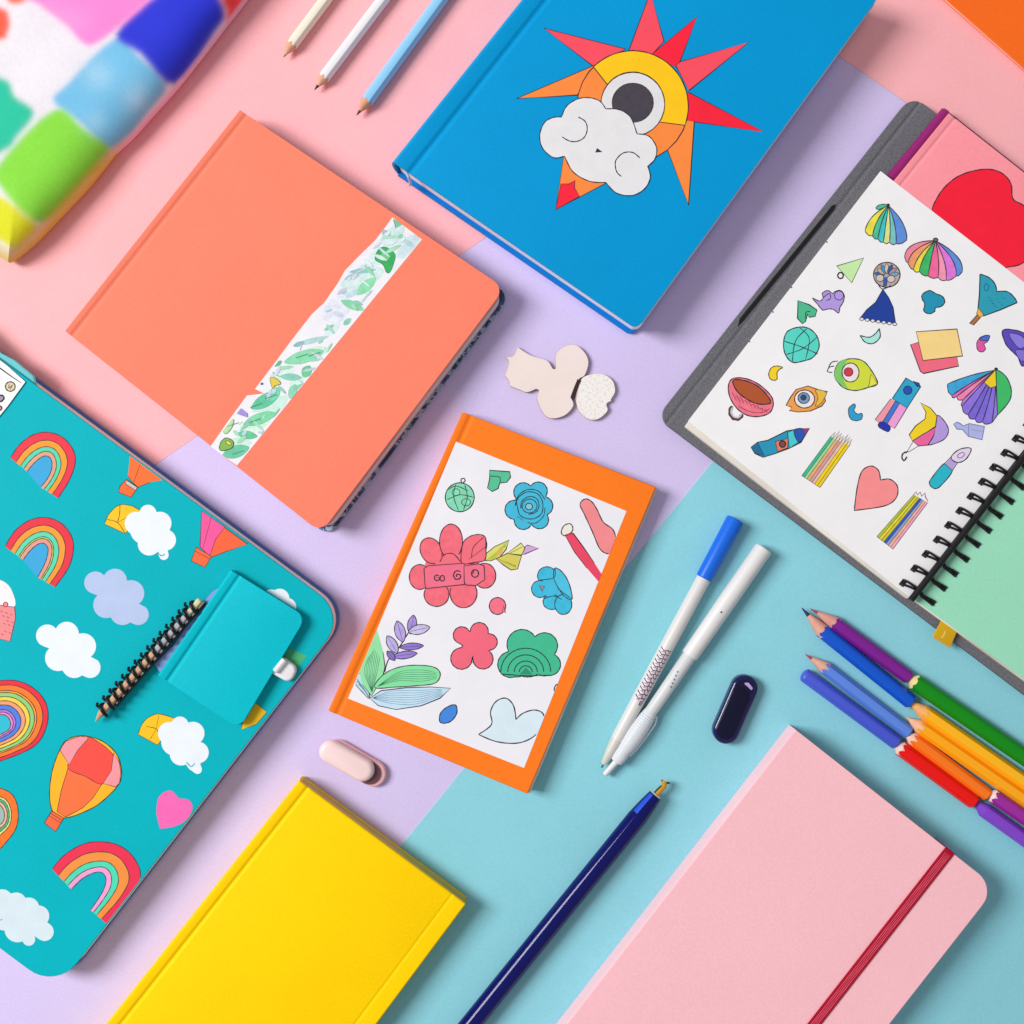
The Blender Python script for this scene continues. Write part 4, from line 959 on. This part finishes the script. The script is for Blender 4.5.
# ------------------------------------------------------------------ padded patchwork pouch, upper left
def pouch():
    import numpy as np
    m, N, L, b = special('patchwork_cloth')
    ca = N.new('ShaderNodeVertexColor'); ca.layer_name = 'patches'
    tc = N.new('ShaderNodeTexCoord'); n = N.new('ShaderNodeTexNoise'); n.inputs['Scale'].default_value = 60; n.inputs['Detail'].default_value = 4
    r = N.new('ShaderNodeMapRange'); r.inputs['To Min'].default_value = .97; r.inputs['To Max'].default_value = 1.03
    r.inputs['From Min'].default_value = .3; r.inputs['From Max'].default_value = .7
    mx = N.new('ShaderNodeMix'); mx.data_type = 'RGBA'; mx.blend_type = 'MULTIPLY'; mx.inputs['Factor'].default_value = 1
    n2 = N.new('ShaderNodeTexNoise'); n2.inputs['Scale'].default_value = 220; bp = N.new('ShaderNodeBump'); bp.inputs['Strength'].default_value = .25; bp.inputs['Distance'].default_value = .004
    L.new(tc.outputs['Object'], n.inputs['Vector']); L.new(tc.outputs['Object'], n2.inputs['Vector']); L.new(n.outputs['Fac'], r.inputs['Value'])
    L.new(ca.outputs['Color'], mx.inputs['A']); L.new(r.outputs[0], mx.inputs['B']); L.new(mx.outputs['Result'], b.inputs['Base Color'])
    L.new(n2.outputs['Fac'], bp.inputs['Height']); L.new(bp.outputs[0], b.inputs['Normal']); b.inputs['Roughness'].default_value = .8
    b.inputs['Sheen Weight'].default_value = .1
    def z4(p): return [(x / 4, y / 4) for x, y in p]
    PT = [('#6fbde6', z4([(215, 405), (275, 330), (460, 155), (560, 230), (662, 340), (600, 440), (455, 602), (330, 500)])), ('#86dc38', z4([(0, 650), (215, 440), (330, 510), (448, 610), (350, 720), (165, 895), (0, 745)])),
          ('#1528d4', z4([(465, 135), (620, -20), (830, -60), (900, 50), (860, 130), (700, 338), (560, 215)])), ('#fd84d2', z4([(130, -20), (620, -80), (600, 0), (400, 165), (330, 170), (265, 100), (160, 20)])),
          ('#06c09c', z4([(-300, 300), (0, 310), (60, 385), (135, 450), (70, 545), (0, 610), (-300, 700)])), ('#dbdb06', z4([(-100, 790), (0, 785), (90, 850), (150, 905), (110, 960), (55, 1000), (0, 965), (-100, 930)])),
          ('#f9343c', z4([(905, 40), (880, -60), (1100, -100), (985, 0), (915, 95)])), ('#fc5638', z4([(-200, 20), (0, 30), (38, 80), (30, 130), (0, 160), (-200, 200)])), ('#f0603c', z4([(30, -60), (110, -60), (100, 0), (60, 15), (30, 0)]))]
    PT = [(lin(c), np.array(cm(p, True, 4)), 1.5) for c, p in PT]
    for c, p, w_ in (('#b9dcf2', [(345, 270), (400, 255), (440, 300), (410, 345), (355, 330)], 5), ('#aad6f0', [(350, 470), (400, 460), (410, 510), (370, 520)], 4), ('#cfe0f4', [(520, 380), (560, 360), (575, 410), (535, 430)], 6), ('#f4a8dc', [(200, 20), (270, 40), (330, 90), (280, 90)], 6)):
        PT.append((lin(c), np.array(cm(z4(p), True, 4)), w_))
    def sd(X, poly):
        d = np.full(len(X), 1e9); ins = np.zeros(len(X), bool)
        for i in range(len(poly)):
            a, c = poly[i - 1], poly[i]; e = c - a; w = X - a
            t = np.clip((w @ e) / (e @ e + 1e-9), 0, 1)
            d = np.minimum(d, ((w - t[:, None] * e) ** 2).sum(1))
            if a[1] != c[1]:
                k = ((a[1] > X[:, 1]) != (c[1] > X[:, 1])) & (X[:, 0] < (c[0] - a[0]) * (X[:, 1] - a[1]) / (c[1] - a[1]) + a[0])
                ins ^= k
        d = np.sqrt(d); return np.where(ins, -d, d)
    white = lin('#ebe6ee'); hemA, hemB = lin('#e8b4d0'), lin('#d2b810')
    # outline: the visible side is the slightly wavy one toward the middle of the table
    vis = [(330, -115), (290, -58), (247, -2), (228, 22), (201, 57), (176, 88), (150, 117), (131, 138), (114, 154), (90, 184), (62, 214), (38, 239), (28, 248), (18, 256), (8, 262)]
    hid = [(-40, 232), (-160, 140), (-250, 40), (-60, -200), (90, -330)]
    out = cm(vis, False, 3) + hid
    def colours(P_, D_):
        X = np.array(P_); D_ = np.array(D_); c = np.tile(np.array(white), (len(X), 1))
        for rgb, poly, sf in PT:
            w = (1 / (1 + np.exp(np.clip(sd(X, poly) / sf, -30, 30))))[:, None] * (1 if sf < 3 else .55)
            c = c * (1 - w) + np.array(rgb) * w
        t = np.clip((X[:, 1] - 130) / 40, 0, 1)[:, None]
        hm = np.array(hemA) * (1 - t) + np.array(hemB) * t
        w = (np.clip(1 - D_ / (4 + 7 * t[:, 0]), 0, 1) ** (1 - .45 * t[:, 0]) * .9)[:, None]
        return c * (1 - w) + hm * w
    HT = 40
    cen = (30, 40)
    rings = [0, 1.2, 3, 5.5, 9, 13, 18, 24] + [24 + i * 2.6 for i in range(1, 95)]
    # grid in picture elements clipped by the outline: rows along the outline, columns inward
    o2 = []
    for i in range(len(out)):
        a, b_ = out[i], out[(i + 1) % len(out)]; l = math.dist(a, b_); k = max(1, int(l / 2.6))
        for j in range(k): o2.append((a[0] + (b_[0] - a[0]) * j / k, a[1] + (b_[1] - a[1]) * j / k))
    n_ = len(o2); mb = MB(); cols = []
    base = []
    def ringpt(p, dist):
        L_ = math.dist(p, cen); f = min(dist / L_, .985); return (p[0] + (cen[0] - p[0]) * f, p[1] + (cen[1] - p[1]) * f)
    rows = []
    hz = 13                                                      # hem height
    rows.append([(*W(p, hz), 1.0) for p in [ringpt(q, 6) for q in o2]]); cols.append([hemA if q[1] < 150 else hemB for q in o2])
    rows.append([(*W(q, hz), hz * .55) for q in o2]); cols.append([hemA if q[1] < 150 else hemB for q in o2])
    maxd = 300; K = 170
    for r_ in range(K + 1):
        row, pp, dd = [], [], []
        for q in o2:
            L_ = math.dist(q, cen); d = L_ * .99 * (r_ / K) ** 1.15
            p = ringpt(q, d); de = d * .8
            z = hz + (HT - hz) * (1 - math.exp(-de / 16)) + .5 * math.sin(p[0] * .08) * math.sin(p[1] * .07) * min(1, de / 20)
            row.append((*W(p, z), z)); pp.append(p); dd.append(de)
        rows.append(row); cols.append(colours(pp, dd))
    b0 = mb.grid(rows, m, wrap=True)
    last = b0 + (len(rows) - 1) * n_; mb.f.append(tuple(range(last, last + n_))); mb.m.append(0)
    o = mb.build('patchwork_pouch')
    at = o.data.color_attributes.new('patches', 'FLOAT_COLOR', 'POINT')
    flat = []
    for cl in cols:
        for c in cl: flat += [*c, 1]
    at.data.foreach_set('color', flat)
    tag(o, 'padded pouch with blurred patches of blue, lime, white and pink in the corner', 'pouch')
pouch()

# ------------------------------------------------------------------ pencils
g = 'pale pencils lying side by side'
pencil('cream white pencil with a small lead, leftmost of the three pale pencils', (283.5, 57.5), (292, 44.5), (410, -113), 6.1, '#f3ead6', '#8a6a5a', g, '#e0a688', lead_len=.22)
pencil('white pencil with a black lead, between the cream and the blue pencils', (314.5, 90), (324, 77.5), (466, -110), 6.1, '#efecee', '#26252a', g, '#dfa888', lead_len=.36)
pencil('light blue pencil with a dark lead, beside the blue hardcover book', (356.5, 115.5), (367, 101), (522, -112), 6.6, '#8fcdf2', '#3a3234', g, '#d69a78', lead_len=.32)
g = 'coloured pencils laid in a fan at the right'
pencil('purple pencil with a bare wooden tip, uppermost of the coloured pencils', (810, 608.5), (834, 622.5), (909, 677.5), 7.2, '#7c1d90', '#9a4a6a', g, '#dc9a8e', hexa=.3, lead_len=.3, barrel_kind='plastic')
pencil('deep blue pencil with a dark navy lead next to the purple pencil', (801.5, 607.5), (822, 630.5), (911, 702), 7.6, '#0b55cc', '#26305e', g, '#dba08c', hexa=.3, lead_len=.34, barrel_kind='plastic')
pencil('green pencil in line with the purple one, outermost on that side', (907.5, 677), (914.5, 681.8), (1110, 815), 8.6, '#0a8a12', '#d8c070', g, '#e8cf94', hexa=.3, lead_len=.2, barrel_kind='plastic')
pencil('amber yellow pencil beside the green one', (905, 699), (923, 711.2), (1120, 848), 7.4, '#ffb81c', '#f2a040', g, '#f2b070', hexa=.75, lead_len=.3, barrel_kind='plastic')
pencil('orange yellow pencil with a pale wooden cone beside the amber one', (906, 717), (918.5, 725.8), (1111.7, 860), 7.2, '#ffab14', '#e8b088', g, '#f0b894', hexa=.75, lead_len=.3, barrel_kind='plastic')
pencil('light blue pencil with a reddish lead', (805, 654), (824, 667), (909, 732.5), 6.8, '#5d88e0', '#b5404c', g, '#e0a892', hexa=.6, lead_len=.34, barrel_kind='plastic')
pencil('indigo pencil showing its blunt end, lowest of the blue ones', None or (803, 673.5), (803, 673.5), (897, 743), 7.2, '#4557cc', '#4557cc', g, blunt=True, hexa=.4, barrel_kind='plastic')
pencil('orange pencil between the red and the amber yellow ones', (904.5, 732.6), (912, 738.2), (987.5, 795), 7.0, '#fb7a1c', '#e8c8b8', g, '#ecc6b4', hexa=.6, lead_len=.3, barrel_kind='plastic')
pencil('red pencil at the lower edge of the bundle', (893, 742.6), (900.5, 748.2), (974.3, 802), 7.8, '#ee1008', '#e8c8c0', g, '#ecc8c0', hexa=.5, lead_len=.3, barrel_kind='plastic')
pencil('violet pencil in line with the red one', (972, 799), (984, 810), (1100, 893), 7.4, '#8144c8', '#d8c0d8', g, '#8144c8', hexa=.5, lead_len=.3, barrel_kind='plastic')
pencil('magenta purple pencil in line with the orange one', (986.5, 791.3), (993, 795.7), (1110, 876), 7.4, '#9c2a9c', '#e8d8d8', g, '#e8d0d0', hexa=.5, lead_len=.3, barrel_kind='plastic')

# ------------------------------------------------------------------ pens
def surf(A, B, t, ang, r):
    a, d, side, up, l = frame(A, B); f = math.radians(ang)
    return tuple(a + d * t + side * (r * math.cos(f)) + up * (r * math.sin(f)))
def mark(mb, A, B, pts, r, w, m):
    """ink line on a round barrel; pts = (distance along, angle)"""
    P = [surf(A, B, t, an, r) for t, an in pts]
    tube(mb, P, w, m, 5)
def white_pen_blue_cap():
    z = 9.8
    A, B = wp((735.7, 519), z), wp((601.5, 768), z - 2.5); L = math.dist(A, B)
    root = thing('white_pen', 'slim white pen with a bright blue end cap and purple ink pattern', 'pen', (668, 643))
    Wm = mat('#d9d7d6', 'pale')
    mb = MB(); lathe(mb, A, B, [(0, 7.6), (.8, 8.8), (2, 9.1), (66, 8.2), (67, 7.2)], mat('#1268e0', 'plastic'), 32, caps=(True, True)); mb.build('end_cap', root)
    mb = MB(); lathe(mb, A, B, [(66, 6.8), (68, 7.2), (150, 7.2), (200, 7.0), (246, 6.5), (248, 6.1), (249, 6.4)], Wm, 32); mb.build('barrel', root)
    mb = MB(); lathe(mb, A, B, [(248.6, 6.2), (251, 6.1), (262, 5.2), (275, 3.2), (L - 4.5, 2.0), (L - 4, 1.4)], mat('#cfccc4', 'pale'), 32); mb.build('grip_cone', root)
    mb = MB(); lathe(mb, A, B, [(L - 4.5, 1.1), (L - 1, .9), (L, .3)], mat('#1f6a72', 'plastic'), 10); mb.build('nib', root)
    mb = MB(); ink = mat('#5a2f55', 'ink'); ink2 = mat('#c79ac8', 'ink')
    rnd = random.Random(3)
    t, zz = 146.0, []
    while t < 201:
        mark(mb, A, B, [(t, 134), (t + 1.4, 118), (t + .4, 102)], 7.16, .5, ink)
        mark(mb, A, B, [(t + 1.6, 92), (t + 2.6, 74), (t + 1.4, 56), (t + .2, 40)], 7.16, .5, ink)
        mark(mb, A, B, [(t + 2.3, 130), (t + 3.2, 112)], 7.14, .62, ink2); mark(mb, A, B, [(t + 3.6, 88), (t + 4.2, 60)], 7.14, .62, ink2)
        zz += [(t, 100 + 4 * math.sin(t)), (t + 2.3, 95 - 4 * math.sin(t))]
        t += 4.5 + rnd.uniform(-.4, .4)
    mark(mb, A, B, zz, 7.17, .34, ink)
    mark(mb, A, B, [(203, 120), (207, 118), (208, 105), (204, 102), (203, 112)], 7.1, .4, ink)
    mb.build('ink_pattern', root)
white_pen_blue_cap()
def clear_grip_pen():
    z = 9.8
    A, B = wp((764, 548), z), wp((616, 762), z - 1); L = math.dist(A, B)
    root = thing('white_pen', 'white ballpoint pen with a long white cap and a ribbed translucent grip', 'pen', (690, 655))
    Wm = mat('#e0dfdf', 'pale')
    mb = MB(); lathe(mb, A, B, [(0, 7.8), (.9, 8.9), (2, 9.1), (60, 9.2), (128, 8.6), (130, 8.4), (130.3, 7)], Wm, 32); mb.build('cap', root)
    mb = MB(); lathe(mb, A, B, [(128, 6.6), (131, 7.1), (180, 6.6), (196, 6.4), (200, 6.8)], mat('#d3d6d8', 'pale'), 32); mb.build('barrel', root)
    prof = [(198, 6.6)]
    t = 200.0
    while t < 250:
        e = (t - 200) / 50; r = 7.0 + 1.9 * math.sin(PI * min(1, e * 1.15)) ** .8
        prof += [(t, r), (t + .9, r + .25), (t + 1.6, r + .25), (t + 2.3, r)]; t += 2.6
    m, N, L_, b = special('translucent_grip'); b.inputs['Base Color'].default_value = (*lin('#e6edf3'), 1); b.inputs['Roughness'].default_value = .25; b.inputs['Transmission Weight'].default_value = .15; b.inputs['IOR'].default_value = 1.3
    mb = MB(); lathe(mb, A, B, prof + [(250, 7.2), (L - 1, 6.2), (L, 5.2)], m, 32); mb.build('ribbed_grip', root, angle=60)
    C = wp((604.5, 775), 7.5)
    l2 = math.dist(B, C)
    mb = MB(); lathe(mb, B, C, [(-2, 3.6), (2, 3.2), (l2 - 2, 2.9), (l2 - .5, 2.6), (l2, 1.2)], mat('#d7dade', 'pale'), 20); mb.build('nib', root)
    # clip beside the grip
    P = [(surf(A, B, t, 190, r)) for t, r in ((198, 8.2), (206, 11.2), (222, 11.2), (236, 10.2), (246, 8.4))]
    mb = MB(); tube(mb, P, 1.0, mat('#e6eef2', 'gloss'), 8); mb.build('clip', root)
    mb = MB(); mark(mb, A, B, [(76, 86), (77.5, 90)], 9.1, .9, mat('#3a3a40', 'ink')); mb.build('vent_dot', root)
    mb = MB(); k = mat('#3f6a62', 'ink')
    for t, a0 in ((149, 72), (153, 78), (157, 86), (161, 92), (165, 98)):
        mark(mb, A, B, [(t, a0), (t + 1.6, a0 + 7)], 6.98, .45, k); mark(mb, A, B, [(t + 1, a0 - 5), (t - .3, a0 + 10)], 6.98, .25, k)
    mb.build('printed_mark', root)
clear_grip_pen()
def navy_pen():
    z = 11
    A, B = wp((655.5, 795), z), wp((432, 1072), z); L = math.dist(A, B)
    root = thing('navy_pen', 'glossy navy blue faceted pen with a bent gold tip', 'pen', (560, 913))
    m, N, L_, b = special('navy_lacquer'); b.inputs['Base Color'].default_value = (*lin('#090f5c'), 1); b.inputs['Roughness'].default_value = .08; b.inputs['Specular IOR Level'].default_value = .25; b.inputs['Coat Weight'].default_value = 0
    mb = MB(); lathe(mb, A, B, [(0, 6.2), (.8, 7.0), (14, 8.6), (30, 9.9), (L, 10.2)], m, 48, hexa=.10); mb.build('barrel', root, angle=18)
    mb = MB(); mb.grid([[surf(A, B, t_, an, r_ + .12) for an in (28, 40, 52, 62)] for t_, r_ in ((1.2, 7.0), (6, 7.6), (14, 8.55), (20, 9.1), (25, 9.5))], mat('#1c50d2', 'plastic')); mb.build('blue_facet', root)
    mb = MB(); lathe(mb, A, B, [(-1.2, 4.6), (0, 6.1), (1.2, 6.3)], mat('#e8e2d4', 'pale'), 20); mb.build('collar', root)
    GO = mat('#c8922c', 'gloss')
    a, d, side, up, l = frame(A, B)
    mb = MB(); tube(mb, [tuple(a + d * 1), tuple(a - d * 6 - side * .4), tuple(a - d * 12 - side * 1.0), tuple(a - d * 16 + side * .8 - up * 2)], 3.0, GO, 14); mb.build('gold_tip', root)
    mb = MB(); tube(mb, [tuple(a - d * 15 + side * 4 - up * 2), tuple(a - d * 15.5), tuple(a - d * 18 - side * 3.5)], 1.0, mat('#2a2420', 'plastic'), 8); mb.build('tip_point', root)
    mb = MB(); tube(mb, [tuple(a - d * 1 + side * 2.6 + up * 1.5), tuple(a - d * 7 + side * 2.4 + up * 1.8), tuple(a - d * 11 + side * 1.4 + up * 1.5)], .9, mat('#2b4632', 'plastic'), 8); mb.build('tip_seam', root)
navy_pen()

# ------------------------------------------------------------------ erasers
def stadium(p0, p1, r, z, n=16):
    a, b = Vector(W(p0, z)), Vector(W(p1, z)); d = (b - a).normalized(); nn = Vector((-d.y, d.x)); o = []
    for i in range(n + 1): t = -PI / 2 + PI * i / n; o.append(tuple(b + d * r * math.cos(t) + nn * r * math.sin(t)))
    for i in range(n + 1): t = PI / 2 + PI * i / n; o.append(tuple(a + d * r * math.cos(t) + nn * r * math.sin(t)))
    return o
def navy_eraser():
    root = thing('navy_eraser', 'glossy dark navy oblong eraser on the aqua paper', 'eraser', (736, 709))
    mb = MB(); prism(mb, stadium((726.5, 731), (745, 688.5), 13.2, 12), .9, 13, mat('#15124e', 'gloss'), 3.4); mb.build('body', root, angle=50)
    mb = MB(); prism(mb, stadium((726.0, 730.5), (740.5, 697), 9.6, 14), 12.6, 13.9, mat('#03042a', 'plastic'), .8); mb.build('dark_pad', root, angle=50)
    # loop opening at the far end, a bar set into it with its glint painted lavender
    mb = MB(); prism(mb, stadium((742.0, 689.5), (745.2, 688), 8.4, 13.3), 12.6, 13.35, mat('#08072e', 'gloss'), .3); mb.build('loop_opening', root, angle=50)
    o = [W(p, 14) for p in [(742.5, 682.5), (749, 682.8), (753, 688), (752, 691), (747.5, 686.5)]]
    mb = MB(); prism(mb, rounded(o, 1.1), 12.8, 13.9, mat('#b79fd6', 'plastic'), .4); mb.build('loop_bar_glint', root)
navy_eraser()
def pink_eraser():
    root = thing('pink_eraser', 'pale pink oblong eraser in two layers on the lavender paper', 'eraser', (351, 763))
    mb = MB(); prism(mb, stadium((338, 753), (373, 773.5), 13.2, 5), .6, 7, mat('#f2bcc0', 'pale'), 2.4); mb.build('lower_half', root, angle=50)
    mb = MB(); prism(mb, stadium((335, 754), (369.5, 773.3), 11.2, 8), 6.6, 8.6, mat('#6e4a52', 'plastic'), .2); mb.build('seam', root, angle=50)
    mb = MB(); prism(mb, stadium((330.5, 752.5), (362, 770.5), 11.8, 15), 8, 16, mat('#f7d9d8', 'pale'), 5.2); mb.build('upper_half', root, angle=50)
pink_eraser()

# ------------------------------------------------------------------ flower-shaped charm
def charm():
    root = thing('flower_charm', 'cream flower-shaped wooden charm hinged to a speckled white disc', 'charm', (560, 382))
    z = 4.5
    m = mat('#efe0da', 'paper')
    out = []
    segs = [[(-29, 402), (-12, 425), (-29, 478)], [(-29, 478), (-12, 500), (-8, 520)], [(-8, 520), (30, 535), (60, 545), (95, 532)], [(95, 532), (108, 538), (100, 565), (112, 605), (135, 640), (168, 650), (215, 635), (246, 598), (236, 568)],
            [(236, 568), (250, 525), (272, 488)], [(272, 488), (292, 475), (306, 425), (290, 385), (252, 355), (205, 364), (175, 395), (175, 450)], [(175, 450), (163, 450), (140, 418), (75, 397), (22, 364)], [(22, 364), (4, 400), (-29, 402)]]
    for s_ in segs: out += cm(s_, False, 4)[:-1]
    def Q(p): return W((512 + p[0] / 4, 256 + p[1] / 4), z)
    mb = MB(); prism(mb, [Q(p) for p in out], .7, z, m, .2, mat('#a98a78', 'wood')); mb.build('flower_plate', root, angle=1)
    disc = cm([(270, 505), (285, 485), (318, 473), (362, 471), (402, 498), (413, 540), (398, 570)], False, 4) + cm([(396, 580), (378, 592), (382, 620), (345, 652), (305, 652), (268, 620), (256, 580)], False, 4)
    dm, N, L, b = special('speckled_white')
    tc = N.new('ShaderNodeTexCoord'); v = N.new('ShaderNodeTexNoise'); v.inputs['Scale'].default_value = 95; v.inputs['Detail'].default_value = 1.5
    cr = N.new('ShaderNodeValToRGB'); cr.color_ramp.elements[0].position = .52; cr.color_ramp.elements[0].color = (*lin('#f3f0ee'), 1); cr.color_ramp.elements[1].position = .60; cr.color_ramp.elements[1].color = (*lin('#e7dfd5'), 1)
    L.new(tc.outputs['Object'], v.inputs['Vector']); L.new(v.outputs['Fac'], cr.inputs['Fac']); L.new(cr.outputs[0], b.inputs['Base Color']); b.inputs['Roughness'].default_value = .6
    mb = MB(); prism(mb, [Q(p) for p in disc], .7, z, dm, .3, mat('#cdbba8', 'wood')); mb.build('speckled_disc', root, angle=1)
    mb = MB(); prism(mb, [Q(p) for p in [(262, 492), (277, 498), (262, 530), (246, 574), (233, 566), (246, 530)]], z - 1.2, z + .5, mat('#3a2a26', 'plastic'), .3); mb.build('hinge', root)
    mb = MB(); prism(mb, [Q(p) for p in [(262, 530), (276, 512), (270, 560), (252, 578)]], z - 2, z - .2, mat('#cbb7ae', 'plastic'), .2); mb.build('hinge_plate', root)
charm()

# ------------------------------------------------------------------ light, camera, world
w = bpy.data.worlds.new('World'); sc.world = w; w.use_nodes = True
bg = w.node_tree.nodes['Background']; bg.inputs[0].default_value = (1.0, .965, .985, 1); bg.inputs[1].default_value = .36
def area(name, pos, size, power, colr, tgt=(0, 0, 0), sy=None):
    l = bpy.data.lights.new(name, 'AREA'); l.energy = power; l.color = colr; l.size = size
    if sy: l.shape = 'RECTANGLE'; l.size_y = sy
    o = bpy.data.objects.new(name, l); col.objects.link(o); o.location = pos
    o.rotation_euler = (Vector(tgt) - Vector(pos)).to_track_quat('-Z', 'Y').to_euler(); return o
area('softbox_lamp', (-18, 5.0, 17.5), 8.6, 6650, (1, .985, .97), sy=11.4)
cam = bpy.data.cameras.new('camera'); co = bpy.data.objects.new('camera', cam); col.objects.link(co)
cam.sensor_width = 36; cam.lens = 36 * H / 1024; cam.clip_start = .05; cam.clip_end = 200
co.location = (0, 0, H * S)
sc.camera = co
sc.view_settings.view_transform = 'Standard'; sc.view_settings.look = 'None'; sc.view_settings.exposure = 0
sc.cycles.use_denoising = True
sc.cycles.max_bounces = 8
